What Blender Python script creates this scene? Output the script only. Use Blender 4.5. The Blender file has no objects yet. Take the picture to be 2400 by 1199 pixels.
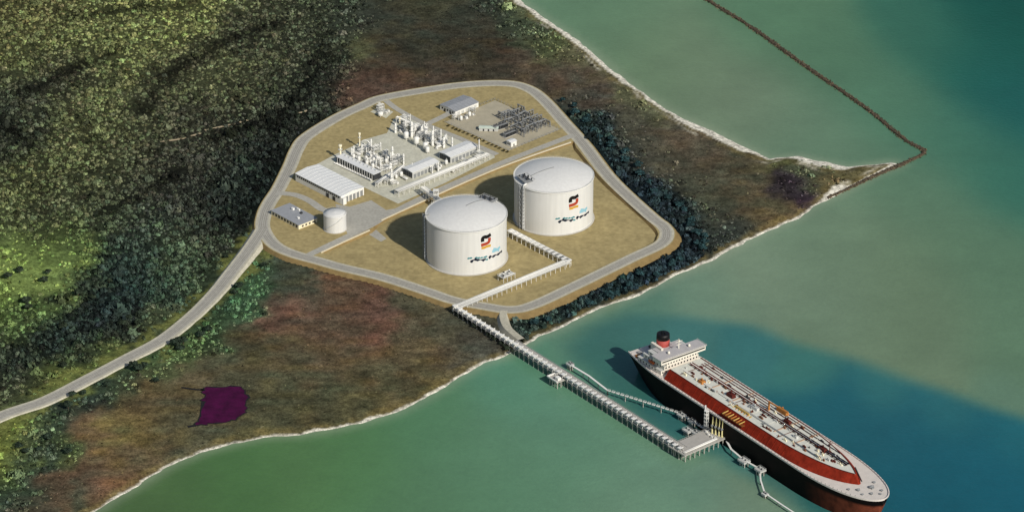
import bpy, math, random
import numpy as np
from mathutils import Vector, Matrix
from mathutils.geometry import tessellate_polygon

R = math.radians
rng = np.random.default_rng(7)
random.seed(11)
scene = bpy.context.scene
col = scene.collection

# ------------------------------------------------------------------ camera
FOC, PITCH = 9000.0, R(27.7)              # focal length in 2400-px units, looking down 27.7 degrees
DIST = FOC / 2.35                         # 2.35 px per metre at the middle of the site
cP, sP = math.cos(PITCH), math.sin(PITCH)
CAM = np.array([0.0, -DIST * cP, DIST * sP])
cd = bpy.data.cameras.new('camera')
cam = bpy.data.objects.new('camera', cd); col.objects.link(cam)
cam.location = CAM; cam.rotation_euler = (R(90) - PITCH, 0, 0)
cd.sensor_fit = 'HORIZONTAL'; cd.sensor_width = 36.0; cd.lens = 36.0 * FOC / 2400.0
cd.clip_start = 10.0; cd.clip_end = 60000.0
scene.camera = cam

# ------------------------------------------------------------------ sky, sun, exposure
SUN_AZ = (0.58, -0.815); SUN_EL = R(35)
sunvec = Vector((SUN_AZ[0] * math.cos(SUN_EL), SUN_AZ[1] * math.cos(SUN_EL), math.sin(SUN_EL))).normalized()
w = bpy.data.worlds.new('World'); scene.world = w; w.use_nodes = True
nt = w.node_tree; nt.nodes.clear()
sky = nt.nodes.new('ShaderNodeTexSky'); sky.sky_type = 'NISHITA'; sky.sun_disc = False
sky.sun_elevation = SUN_EL; sky.sun_rotation = math.atan2(SUN_AZ[0], SUN_AZ[1])
bgn = nt.nodes.new('ShaderNodeBackground'); bgn.inputs[1].default_value = 0.075
wo = nt.nodes.new('ShaderNodeOutputWorld')
nt.links.new(sky.outputs[0], bgn.inputs[0]); nt.links.new(bgn.outputs[0], wo.inputs[0])
sl = bpy.data.lights.new('sun', 'SUN'); sl.energy = 4.0; sl.angle = R(0.6); sl.color = (1.0, 0.95, 0.87)
so = bpy.data.objects.new('sun', sl); col.objects.link(so)
so.rotation_euler = (-sunvec).to_track_quat('-Z', 'Y').to_euler(); so.location = (300, -500, 600)
vs = scene.view_settings
vs.view_transform = 'Standard'; vs.look = 'None'; vs.gamma = 1.0; vs.exposure = 0.0; vs.use_curve_mapping = False
scene.cycles.max_bounces = 6

# ------------------------------------------------------------------ helpers
def G(px, py, z=0.0):
    """survey point: where the sight line of a photo point meets the level z"""
    x = (px - 1200.0) / FOC; y = (599.5 - py) / FOC
    d = np.array([x, cP + y * sP, -sP + y * cP]); t = (z - CAM[2]) / d[2]
    return CAM + t * d
def lin(c):
    c = np.asarray(c, float) / 255.0
    return np.where(c <= 0.04045, c / 12.92, ((c + 0.055) / 1.055) ** 2.4)

MATS = {}
def mat(name, rgb, rough=0.6, var=0.12, scale=0.25, metal=0.0, spec=0.3, bump=0.0, gain=1.0, var2=0.0, scale2=1.0, streak=None):
    if name in MATS: return MATS[name]
    m = bpy.data.materials.new(name); m.use_nodes = True; t = m.node_tree
    b = t.nodes['Principled BSDF']
    c = lin(rgb) * gain
    b.inputs['Roughness'].default_value = rough; b.inputs['Metallic'].default_value = metal
    b.inputs['Specular IOR Level'].default_value = spec
    tc = t.nodes.new('ShaderNodeTexCoord'); n = t.nodes.new('ShaderNodeTexNoise')
    n.inputs['Scale'].default_value = scale; n.inputs['Detail'].default_value = 6
    n.inputs['Roughness'].default_value = 0.65
    t.links.new(tc.outputs['Object'], n.inputs['Vector'])
    mr = t.nodes.new('ShaderNodeMapRange')
    mr.inputs[1].default_value = 0.25; mr.inputs[2].default_value = 0.75
    mr.inputs[3].default_value = 1 - var; mr.inputs[4].default_value = 1 + var
    t.links.new(n.outputs['Fac'], mr.inputs[0])
    mx = t.nodes.new('ShaderNodeVectorMath'); mx.operation = 'SCALE'; mx.inputs[0].default_value = c
    t.links.new(mr.outputs[0], mx.inputs['Scale']); cur = mx.outputs[0]
    if var2:
        n2 = t.nodes.new('ShaderNodeTexNoise'); n2.inputs['Scale'].default_value = scale2; n2.inputs['Detail'].default_value = 4; src = tc.outputs['Object']
        if streak:
            mp = t.nodes.new('ShaderNodeMapping'); mp.inputs['Scale'].default_value = streak; t.links.new(src, mp.inputs['Vector']); src = mp.outputs[0]
        t.links.new(src, n2.inputs['Vector']); m2 = t.nodes.new('ShaderNodeMapRange'); m2.inputs[1].default_value = .3; m2.inputs[2].default_value = .7; m2.inputs[3].default_value = 1 - var2; m2.inputs[4].default_value = 1 + var2
        t.links.new(n2.outputs['Fac'], m2.inputs[0]); v2 = t.nodes.new('ShaderNodeVectorMath'); v2.operation = 'SCALE'; t.links.new(cur, v2.inputs[0]); t.links.new(m2.outputs[0], v2.inputs['Scale']); cur = v2.outputs[0]
    t.links.new(cur, b.inputs['Base Color'])
    if bump:
        bp = t.nodes.new('ShaderNodeBump'); bp.inputs['Strength'].default_value = bump; bp.inputs['Distance'].default_value = 1.0
        t.links.new(n.outputs['Fac'], bp.inputs['Height']); t.links.new(bp.outputs[0], b.inputs['Normal'])
    MATS[name] = m; return m

def tag(o, label=None, cat=None, group=None, kind=None):
    if label: o['label'] = label
    if cat: o['category'] = cat
    if group: o['group'] = group
    if kind: o['kind'] = kind
    return o
def thing(name, label, cat, loc=(0, 0, 0), rz=0.0, group=None):
    o = bpy.data.objects.new(name, None); col.objects.link(o)
    o.location = loc; o.rotation_euler = (0, 0, rz); o.empty_display_size = 2
    return tag(o, label, cat, group, 'thing')
def copy_tree(o, parent=None):
    c = o.copy(); col.objects.link(c)
    if parent is not None: c.parent = parent
    for ch in o.children: copy_tree(ch, c)
    return c

class MB:
    """collects shapes into one mesh"""
    def __init__(s): s.v = []; s.f = []; s.smooth = []
    def add(s, vs, fs, smooth=False):
        k = len(s.v); s.v.extend([tuple(map(float, p)) for p in vs])
        s.f.extend([tuple(k + i for i in f) for f in fs]); s.smooth.extend([smooth] * len(fs)); return s
    def box(s, x0, x1, y0, y1, z0, z1, taper=0.0):
        t = taper
        return s.add([(x0, y0, z0), (x1, y0, z0), (x1, y1, z0), (x0, y1, z0), (x0 + t, y0 + t, z1), (x1 - t, y0 + t, z1), (x1 - t, y1 - t, z1), (x0 + t, y1 - t, z1)],
                     [(3, 2, 1, 0), (4, 5, 6, 7), (0, 1, 5, 4), (1, 2, 6, 5), (2, 3, 7, 6), (3, 0, 4, 7)])
    def lathe(s, prof, n=16, cx=0.0, cy=0.0, smooth=True, cap=True):
        vs = []; fs = []
        for (r, z) in prof:
            for i in range(n):
                a = 2 * math.pi * i / n; vs.append((cx + r * math.cos(a), cy + r * math.sin(a), z))
        for j in range(len(prof) - 1):
            for i in range(n):
                k = (i + 1) % n; fs.append((j * n + i, j * n + k, (j + 1) * n + k, (j + 1) * n + i))
        s.add(vs, fs, smooth)
        if cap:
            k = len(s.v) - n * len(prof)
            s.f.append(tuple(k + i for i in range(n))[::-1]); s.smooth.append(False)
            s.f.append(tuple(k + (len(prof) - 1) * n + i for i in range(n))); s.smooth.append(False)
        return s
    def tube(s, pts, r, n=8, smooth=True):
        pts = [Vector(p) for p in pts]; rings = []
        for i, p in enumerate(pts):
            d = (pts[min(i + 1, len(pts) - 1)] - pts[max(i - 1, 0)]).normalized()
            up = Vector((0, 0, 1)) if abs(d.z) < 0.95 else Vector((1, 0, 0))
            a = d.cross(up).normalized(); b = a.cross(d).normalized()
            rings.append([p + (a * math.cos(2 * math.pi * j / n) + b * math.sin(2 * math.pi * j / n)) * r for j in range(n)])
        vs = [q for g in rings for q in g]; fs = []
        for i in range(len(pts) - 1):
            for j in range(n):
                k = (j + 1) % n; fs.append((i * n + j, i * n + k, (i + 1) * n + k, (i + 1) * n + j))
        fs.append(tuple(range(n))); fs.append(tuple((len(pts) - 1) * n + j for j in range(n))[::-1])
        return s.add(vs, fs, smooth)
    def bar(s, a, b, w=0.3, h=None):
        h = h or w; a = Vector(a); b = Vector(b); d = (b - a).normalized()
        up = Vector((0, 0, 1)) if abs(d.z) < 0.95 else Vector((1, 0, 0))
        x = d.cross(up).normalized() * (w / 2); y = x.cross(d).normalized() * (h / 2)
        vs = [p + q for p in (a, b) for q in (x + y, -x + y, -x - y, x - y)]
        return s.add(vs, [(0, 1, 2, 3), (7, 6, 5, 4), (0, 4, 5, 1), (1, 5, 6, 2), (2, 6, 7, 3), (3, 7, 4, 0)])
    def gable(s, x0, x1, y0, y1, z, rise, over=0.5, th=0.3):
        """roof with the ridge along x"""
        ym = (y0 + y1) / 2; x0 -= over; x1 += over; y0 -= over; y1 += over
        vs = []
        for x in (x0, x1): vs += [(x, y0, z), (x, ym, z + rise), (x, y1, z), (x, y0, z + th), (x, ym, z + rise + th), (x, y1, z + th)]
        return s.add(vs, [(3, 9, 10, 4), (4, 10, 11, 5), (0, 1, 7, 6), (1, 2, 8, 7), (0, 6, 9, 3), (2, 5, 11, 8), (0, 3, 4, 1), (1, 4, 5, 2), (6, 7, 10, 9), (7, 8, 11, 10)])
    def mesh(s, name):
        me = bpy.data.meshes.new(name); me.from_pydata(s.v, [], s.f)
        me.polygons.foreach_set('use_smooth', s.smooth); me.update(); return me
    def build(s, name, m, parent=None, loc=None):
        me = s.mesh(name); me.materials.append(m)
        return link(name, me, parent, loc)
def link(name, me, parent=None, loc=None, rz=0.0):
    o = bpy.data.objects.new(name, me); col.objects.link(o)
    if parent is not None: o.parent = parent
    if loc is not None: o.location = loc
    if rz: o.rotation_euler = (0, 0, rz)
    return o

def catmull(P, step=4.0, closed=False):
    P = [np.asarray(p, float) for p in P]; n = len(P); out = []
    for i in range(n if closed else n - 1):
        g = (lambda k: P[k % n]) if closed else (lambda k: P[min(max(k, 0), n - 1)])
        p0, p1, p2, p3 = g(i - 1), g(i), g(i + 1), g(i + 2)
        m = max(2, int(np.linalg.norm(p2 - p1) / step))
        for j in range(m):
            t = j / m
            out.append(0.5 * (2 * p1 + (p2 - p0) * t + (2 * p0 - 5 * p1 + 4 * p2 - p3) * t * t + (3 * p1 - p0 - 3 * p2 + p3) * t ** 3))
    if not closed: out.append(P[-1])
    return np.array(out)
def normals2(L, closed=False):
    if closed: d = np.roll(L, -1, 0) - np.roll(L, 1, 0)
    else: d = np.gradient(L, axis=0)
    d = d[:, :2] / (np.linalg.norm(d[:, :2], axis=1, keepdims=True) + 1e-9)
    return np.stack([d[:, 1], -d[:, 0]], 1)          # to the right of travel
def strip(L, w0, w1, closed=False, dz0=0.0, dz1=0.0):
    """ribbon between offsets w0 and w1 (right positive)"""
    N = normals2(L, closed); n = len(L)
    a = np.c_[L[:, :2] + N * w0, L[:, 2] + dz0]; b = np.c_[L[:, :2] + N * w1, L[:, 2] + dz1]
    vs = np.r_[a, b]; fs = []
    for i in range(n if closed else n - 1):
        k = (i + 1) % n; fs.append((i, n + i, n + k, k))
    return vs, fs
def poly(pts, z, holes=()):
    loops = [[Vector((p[0], p[1], 0)) for p in pts]] + [[Vector((p[0], p[1], 0)) for p in h] for h in holes]
    vs = [(p.x, p.y, z) for l in loops for p in l]
    fs = []
    for t in tessellate_polygon(loops):
        a, b, c = [Vector(vs[i]) for i in t]
        fs.append(tuple(t) if (b - a).cross(c - a).z > 0 else tuple(t[::-1]))
    return vs, fs
def pxpoly(P, z): return [G(x, y, z)[:2] for x, y in P]
def seg_dist(X, Y, poly_, closed=True):
    d = np.full(X.shape, 1e9); n = len(poly_)
    for i in range(n if closed else n - 1):
        a = poly_[i]; b = poly_[(i + 1) % n]; e = b - a; L2 = e @ e + 1e-9
        t = np.clip(((X - a[0]) * e[0] + (Y - a[1]) * e[1]) / L2, 0, 1)
        d = np.minimum(d, np.hypot(X - a[0] - t * e[0], Y - a[1] - t * e[1]))
    return d
def inside(X, Y, poly_):
    r = np.zeros(X.shape, bool); n = len(poly_)
    for i in range(n):
        x0, y0 = poly_[i][:2]; x1, y1 = poly_[(i + 1) % n][:2]
        if y0 == y1: continue
        r ^= ((y0 > Y) != (y1 > Y)) & (X < (x1 - x0) * (Y - y0) / (y1 - y0) + x0)
    return r
def sdist(X, Y, poly_): return np.where(inside(X, Y, poly_), 1, -1) * seg_dist(X, Y, poly_)
def vnoise(X, Y, s, seed):
    """smooth value noise, -1..1"""
    g = np.random.default_rng(seed).uniform(-1, 1, (256, 256)); x = X / s + 1000.3; y = Y / s + 1000.7
    xi = np.floor(x).astype(int); yi = np.floor(y).astype(int); fx = x - xi; fy = y - yi
    fx = fx * fx * (3 - 2 * fx); fy = fy * fy * (3 - 2 * fy); a = lambda i, j: g[(xi + i) % 256, (yi + j) % 256]
    return (a(0, 0) * (1 - fx) + a(1, 0) * fx) * (1 - fy) + (a(0, 1) * (1 - fx) + a(1, 1) * fx) * fy
def field(X, Y, pts, k=1):
    """blend of survey spots (px, py, radius_px, values...)"""
    W = np.full(X.shape, 1e-12); A = np.zeros(X.shape + (len(pts[0]) - 3,))
    for p in pts:
        c = G(p[0], p[1], 0); r = p[2] / 2.35
        dx = (X - c[0]) / r; dy = (Y - c[1]) / (r * k)
        g = np.exp(-0.5 * (dx * dx + dy * dy)) + 1e-5 / (1 + dx * dx + dy * dy)
        W += g; A += g[..., None] * np.asarray(p[3:], float)
    return A / W[..., None]

# ------------------------------------------------------------------ survey lines of the place
SHORE_PX = [(-900, 2200), (100, 1290), (215, 1205), (262, 1172), (330, 1132), (400, 1088), (480, 1056), (560, 1036), (620, 1023), (700, 1018), (780, 1006), (850, 990),
            (930, 966), (1000, 932), (1060, 893), (1130, 852), (1185, 836), (1240, 806), (1262, 790), (1330, 760), (1400, 727), (1500, 690), (1575, 650), (1660, 615),
            (1750, 566), (1800, 541), (1870, 511), (1905, 484), (1965, 456), (2050, 410), (2112, 386), (2090, 380), (1985, 392), (1870, 366), (1805, 372), (1750, 348),
            (1650, 298), (1590, 272), (1540, 243), (1460, 184), (1390, 124), (1330, 78), (1270, 38), (1215, -2), (1130, -60), (900, -260), (300, -900)]
SHORE = [G(x, y, 0)[:2] for x, y in SHORE_PX] + [np.array([-16000., 9000.]), np.array([-16000., -6000.])]
ZP, ZB = 5.0, 2.2            # pad top, tank basin floor
RING_PX = [(617, 535), (620, 502), (632, 475), (655, 440), (680, 390), (697, 350), (720, 320), (790, 276), (850, 248), (895, 230), (1000, 211), (1100, 198), (1190, 196), (1238, 208),
           (1275, 235), (1322, 287), (1367, 337), (1432, 420), (1522, 504), (1555, 530), (1563, 548), (1548, 572), (1475, 607), (1350, 668), (1250, 714), (1195, 725), (1130, 716), (1062, 703),
           (1000, 682), (900, 650), (800, 626), (750, 612), (680, 592), (640, 570)]
RING = catmull([G(x, y, ZP) for x, y in RING_PX], 4.0, True)
NR = normals2(RING, True)
OUT = -1 if sdist(*(RING[:1, :2] + NR[:1] * 5).T, RING[:, :2])[0] > 0 else 1
PAD_EDGE = RING[:, :2] + NR * OUT * 8.5
_se = np.clip(((NR * OUT) @ np.array([.6, -.8]) - .45) / .3, 0, 1)       # the seaward bank is the broad one
PAD_FOOT = RING[:, :2] + NR * OUT * (11.6 + 4.4 * _se)[:, None]
BASIN_PX = [(757, 588), (812, 562), (868, 538), (893, 514), (980, 474), (1100, 420), (1200, 379), (1333, 333), (1350, 345), (1415, 423), (1508, 506), (1540, 540), (1540, 556), (1522, 573),
            (1400, 631), (1250, 700), (1195, 711), (1150, 709), (1080, 690), (1000, 667), (900, 635), (800, 606)]
BASIN = np.array(pxpoly(BASIN_PX, ZP))
ROAD_PX = [(-330, 1135, 2.9), (-150, 1050, 2.9), (0, 975, 2.9), (105, 938, 2.9), (210, 885, 2.9), (300, 838, 2.9), (380, 795, 2.9), (450, 740, 2.9), (505, 685, 3.2), (545, 635, 3.8), (580, 590, 4.4), (604, 556, 4.95), (617, 535, 5.03)]
ROAD = catmull([G(x, y, z) for x, y, z in ROAD_PX], 4.0)
POND = np.array(pxpoly([(478, 912), (520, 905), (565, 908), (578, 930), (574, 958), (560, 978), (520, 988), (485, 992), (455, 996), (470, 975), (478, 940)], 2.0))

# colour, cover density and plant size seen over the land: px, py, radius, r, g, b, density, size
LAND = [
    (60, 40, 90, 104, 100, 52, .85, 1.0), (250, 80, 100, 112, 116, 60, .9, 1.0), (440, 70, 90, 122, 124, 62, .9, .95), (640, 60, 80, 78, 80, 52, .8, 1.0), (760, 60, 60, 64, 70, 50, .7, 1.0),
    (180, 170, 45, 56, 54, 42, .75, 1.1), (110, 200, 45, 62, 60, 44, .75, 1.1), (40, 250, 60, 60, 66, 48, .85, 1.1), (300, 210, 80, 108, 112, 60, .9, 1.0), (60, 130, 60, 104, 108, 56, .9, 1.0),
    (455, 135, 35, 48, 46, 40, .7, 1.1), (390, 180, 32, 46, 44, 38, .7, 1.1), (560, 85, 40, 48, 48, 40, .75, 1.1), (340, 245, 35, 58, 58, 46, .7, 1.1), (520, 190, 60, 92, 94, 56, .8, 1.0), (600, 210, 60, 80, 82, 50, .8, 1.0),
    (700, 150, 60, 72, 74, 50, .8, 1.0), (750, 190, 50, 50, 56, 44, .9, 1.1), (690, 240, 60, 56, 60, 46, .9, 1.1), (640, 300, 60, 46, 52, 42, .95, 1.2), (500, 290, 60, 66, 66, 46, .8, 1.1),
    (180, 330, 80, 88, 90, 52, .85, 1.0), (30, 340, 50, 40, 46, 38, .95, 1.2), (260, 380, 80, 94, 98, 54, .85, 1.0), (80, 420, 80, 96, 100, 52, .85, 1.0), (380, 360, 70, 66, 64, 48, .8, 1.1),
    (500, 400, 80, 60, 62, 48, .85, 1.1), (600, 410, 60, 40, 54, 48, 1.0, 1.25), (560, 480, 60, 40, 56, 50, 1.0, 1.25), (420, 480, 80, 58, 60, 48, .85, 1.1), (260, 480, 60, 66, 72, 50, .85, 1.1), (130, 500, 60, 60, 62, 46, .85, 1.1),
    (60, 560, 60, 92, 104, 54, .75, 1.0), (130, 600, 55, 122, 142, 62, .3, .9), (90, 660, 60, 134, 150, 70, .2, .8), (110, 640, 40, 142, 154, 96, .22, .8), (60, 640, 40, 138, 148, 90, .22, .8), (140, 615, 36, 134, 148, 90, .25, .8), (85, 690, 36, 140, 150, 90, .22, .8), (40, 600, 40, 128, 144, 76, .25, .8), (190, 570, 50, 90, 106, 56, .7, 1.0), (320, 560, 60, 54, 70, 56, .9, 1.1), (410, 580, 40, 88, 104, 58, .7, 1.0), (500, 560, 50, 62, 66, 46, .85, 1.1),
    (60, 730, 45, 80, 112, 52, .7, 1.0), (20, 780, 40, 76, 86, 48, .8, 1.0), (180, 700, 45, 34, 42, 46, 1.0, 1.3), (290, 670, 60, 44, 66, 60, .95, 1.2), (400, 640, 60, 54, 74, 56, .9, 1.15), (280, 770, 40, 32, 40, 42, 1.0, 1.3), (150, 800, 50, 36, 50, 46, 1.0, 1.3), (60, 860, 45, 44, 54, 44, .95, 1.2),
    (470, 660, 40, 74, 88, 52, .75, 1.0), (350, 770, 30, 96, 104, 58, .5, .9), (240, 820, 30, 124, 130, 70, .2, .8), (150, 885, 30, 120, 126, 64, .2, .8), (40, 920, 40, 92, 96, 56, .5, .9),
    (590, 650, 25, 76, 118, 66, .75, 1.0), (560, 720, 28, 72, 112, 70, .75, 1.0), (500, 790, 28, 74, 104, 60, .75, 1.1), (430, 830, 24, 94, 118, 58, .7, 1.0), (360, 860, 26, 80, 112, 60, .7, 1.0), (270, 905, 26, 70, 92, 60, .7, 1.0), (195, 950, 26, 56, 74, 62, .85, 1.1), (120, 1000, 30, 60, 80, 60, .8, 1.1), (60, 1010, 35, 128, 132, 66, .2, .8), (20, 1090, 35, 120, 124, 60, .25, .8), (80, 1080, 30, 52, 70, 64, .85, 1.1), (30, 1170, 40, 58, 88, 66, .8, 1.1), (150, 1065, 22, 92, 110, 54, .4, .8),
    (620, 600, 16, 52, 62, 46, .7, 1.0), (660, 640, 40, 70, 76, 62, .12, .7), (690, 680, 30, 76, 80, 64, .1, .7),
    (640, 745, 26, 118, 70, 60, .03, .6), (720, 740, 40, 112, 78, 66, .03, .6), (880, 755, 40, 118, 74, 66, .03, .6), (800, 700, 40, 106, 78, 60, .04, .6), (780, 790, 60, 104, 82, 64, .04, .6), (640, 850, 60, 86, 80, 58, .04, .6), (560, 870, 50, 90, 82, 62, .05, .6), (900, 860, 60, 100, 86, 62, .04, .6), (1000, 800, 50, 98, 86, 66, .05, .6), (960, 700, 30, 84, 80, 62, .2, .7), (1060, 760, 40, 84, 82, 66, .15, .7), (1100, 800, 30, 82, 78, 68, .2, .7), (700, 930, 70, 86, 82, 60, .03, .6), (850, 940, 40, 92, 86, 60, .05, .6), (1010, 880, 30, 104, 92, 62, .05, .6),
    (430, 920, 40, 98, 84, 62, .06, .6), (330, 960, 40, 112, 92, 66, .06, .6), (280, 1030, 35, 128, 116, 66, .06, .6), (400, 1000, 40, 98, 90, 66, .06, .6), (450, 1040, 30, 86, 84, 66, .08, .6), (220, 1010, 30, 108, 84, 64, .08, .7), (240, 1110, 45, 108, 82, 64, .05, .6), (130, 1150, 30, 104, 78, 60, .1, .7), (330, 1080, 30, 108, 88, 66, .05, .6), (60, 1199, 30, 92, 76, 60, .1, .7), (200, 1180, 25, 74, 84, 68, .2, .7),
    (830, 60, 35, 70, 78, 60, .5, 1.0), (870, 40, 20, 64, 66, 56, .3, .9), (900, 80, 50, 74, 70, 56, .05, .7), (1000, 60, 60, 70, 70, 58, .04, .7), (1080, 100, 50, 78, 72, 58, .04, .7), (960, 130, 50, 72, 70, 56, .03, .7), (880, 150, 28, 96, 78, 60, .04, .7), (840, 110, 20, 110, 108, 72, .2, .8), (830, 200, 30, 100, 70, 58, .05, .7), (900, 190, 40, 96, 72, 60, .03, .7), (1020, 180, 40, 84, 70, 58, .03, .7), (1120, 170, 40, 80, 72, 58, .03, .7), (1200, 160, 40, 90, 78, 64, .04, .7), (1300, 190, 40, 90, 78, 64, .05, .7), (1380, 210, 40, 90, 78, 66, .05, .7),
    (1000, 5, 40, 84, 80, 58, .2, .8), (1150, 20, 25, 60, 66, 50, .6, 1.0), (1200, 60, 22, 74, 84, 58, .6, .9), (1240, 90, 22, 86, 96, 62, .55, .9), (1290, 120, 22, 104, 110, 62, .5, .8), (1350, 150, 20, 118, 112, 68, .4, .8), (1400, 180, 20, 108, 104, 64, .4, .8), (1470, 215, 20, 108, 104, 66, .4, .8), (1540, 260, 20, 106, 108, 62, .4, .8), (1230, 30, 18, 120, 124, 76, .5, .8),
    (1330, 260, 25, 52, 72, 62, .9, 1.2), (1400, 310, 28, 44, 66, 66, 1.0, 1.3), (1450, 370, 28, 40, 60, 64, 1.0, 1.3), (1510, 430, 28, 36, 54, 64, 1.0, 1.3), (1560, 480, 28, 40, 58, 62, 1.0, 1.3), (1610, 540, 28, 40, 58, 62, 1.0, 1.3), (1600, 590, 28, 38, 56, 64, 1.0, 1.3), (1530, 635, 22, 38, 58, 66, 1.0, 1.25), (1440, 680, 20, 40, 64, 66, 1.0, 1.25), (1350, 720, 18, 46, 68, 66, 1.0, 1.2), (1260, 755, 18, 54, 72, 62, .9, 1.1),
    (1480, 310, 35, 84, 80, 66, .25, .8), (1550, 360, 40, 86, 80, 66, .22, .8), (1620, 420, 40, 84, 80, 64, .22, .8), (1670, 490, 35, 76, 78, 62, .3, .8), (1670, 560, 30, 66, 72, 62, .6, 1.0), (1720, 530, 25, 74, 74, 60, .4, .9), (1560, 300, 30, 92, 80, 66, .08, .7), (1650, 350, 40, 96, 82, 66, .06, .7), (1750, 400, 40, 88, 82, 64, .05, .7), (1740, 470, 40, 98, 84, 64, .05, .7), (1800, 500, 30, 100, 86, 62, .05, .7), (1840, 440, 26, 58, 46, 52, .4, .8), (1880, 470, 16, 60, 46, 54, .3, .8), (1900, 410, 25, 94, 96, 64, .35, .8), (1820, 385, 16, 110, 108, 68, .3, .8), (1940, 430, 20, 112, 96, 66, .3, .8), (1990, 420, 18, 106, 96, 66, .3, .8)]
WATER = [(1450, 60, 90, 92, 122, 98), (1500, 140, 90, 100, 122, 97), (1600, 150, 100, 102, 122, 100), (1750, 260, 110, 104, 122, 102), (1900, 330, 90, 94, 122, 102), (1800, 60, 90, 84, 118, 94), (1950, 150, 80, 77, 111, 90), (2080, 240, 80, 78, 116, 96), (2180, 90, 80, 54, 100, 86), (2346, 53, 90, 25, 79, 73), (2300, 150, 80, 32, 88, 82), (2380, 250, 80, 32, 88, 86), 
         (2250, 330, 80, 66, 110, 94), (2380, 420, 80, 54, 104, 92), (2150, 450, 80, 88, 118, 98), (1950, 560, 90, 104, 126, 106), (1756, 643, 70, 112, 131, 112), (2120, 650, 100, 97, 118, 97), (2300, 600, 90, 86, 116, 96), (2380, 780, 80, 90, 118, 98), (2150, 760, 80, 100, 120, 100), (1950, 700, 80, 104, 124, 106), (1650, 690, 50, 100, 126, 110), (1520, 715, 35, 84, 118, 104), 
         (1420, 740, 30, 92, 124, 106), (1350, 785, 25, 84, 118, 102), (1760, 735, 28, 100, 122, 106), (1900, 780, 30, 102, 123, 104), (2050, 830, 30, 104, 124, 104), (2200, 875, 32, 102, 122, 102), (2350, 930, 36, 92, 120, 104), (1650, 1120, 40, 96, 126, 112), (1740, 1180, 50, 104, 126, 110), (1556, 1103, 60, 100, 133, 116), (1400, 1020, 80, 92, 130, 110), (1500, 1190, 90, 100, 130, 110), 
         (1300, 950, 60, 88, 128, 110), (1200, 900, 50, 82, 126, 106), (1250, 1100, 90, 88, 124, 102), (1100, 1100, 80, 84, 120, 98), (1000, 1000, 60, 80, 120, 92), (1000, 1190, 90, 80, 114, 88), (850, 1080, 70, 78, 116, 82), (706, 1103, 70, 77, 109, 76), (560, 1110, 60, 72, 106, 72), (426, 1153, 60, 71, 99, 69), (330, 1190, 50, 74, 100, 70)]
BERTH = [(1426, 803, 34, 60, 100, 96), (1500, 760, 28, 62, 104, 100), (1400, 850, 35, 58, 100, 94), (1450, 900, 36, 56, 100, 96), (1620, 770, 28, 64, 108, 106), (1760, 800, 30, 58, 107, 108), (1906, 863, 32, 60, 109, 105), (2060, 910, 34, 52, 104, 106), (2220, 960, 38, 48, 102, 108), (2380, 1030, 44, 40, 98, 108), (2070, 1020, 60, 37, 87, 100), (1960, 950, 40, 38, 92, 104), 
         (2250, 1080, 70, 34, 88, 102), (2380, 1160, 70, 32, 88, 104), (2150, 1170, 60, 32, 86, 102), (1560, 990, 36, 54, 100, 102), (1650, 1040, 25, 56, 104, 104), (1740, 1100, 25, 60, 106, 106), (1830, 1140, 28, 66, 106, 104), (1930, 1190, 36, 48, 96, 98)]
BERTH_PX = [(1330, 810), (1390, 765), (1480, 738), (1600, 738), (1760, 765), (1900, 812), (2050, 866), (2200, 912), (2400, 982), (2800, 1130), (2800, 1500), (2200, 1500), (1960, 1262), (1850, 1185), (1765, 1122), (1690, 1072), (1620, 1048), (1560, 1024), (1480, 962), (1400, 900), (1340, 845)]

# greyer foliage, darker upper marsh
LAND = [p[:3] + tuple(np.array(p[3:6]) * .7 + np.mean(p[3:6]) * .3) + p[6:] if p[6] > .3 else ((p[:3] + tuple(np.array(p[3:6]) * .87) + p[6:]) if (p[1] < 180 and p[0] > 850 and p[0] < 1220) else p) for p in LAND]
LAND = [p[:3] + (p[3] * .96, p[4] + max(0, p[3] - p[4] - 22) * .35, p[5] + max(0, p[3] - p[4] - 22) * .25) + p[6:] for p in LAND]
BANDS = [[(60, 215), (130, 185), (200, 150), (260, 125)], [(330, 262), (365, 215), (400, 180), (445, 140), (500, 118), (560, 85), (640, 55)], [(0, 290), (60, 330)], [(640, 300), (690, 235), (745, 160), (760, 110)], [(250, 500), (330, 460), (420, 400)], [(150, 40), (235, 30), (345, 15), (430, 18)], [(560, 530), (610, 440), (660, 360)], [(480, 330), (560, 300), (640, 290)]]
BANDS = [np.array([G(x, y, 2)[:2] for x, y in b_]) for b_ in BANDS]
def band(X, Y):
    k = np.zeros(X.shape)
    for b_ in BANDS:
        dd = seg_dist(X, Y, b_, False) + 7 * vnoise(X, Y, 14, 60) + 4 * vnoise(X, Y, 6, 61)
        k = np.maximum(k, np.clip(1 - dd / 17, 0, 1))
    return k
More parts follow.
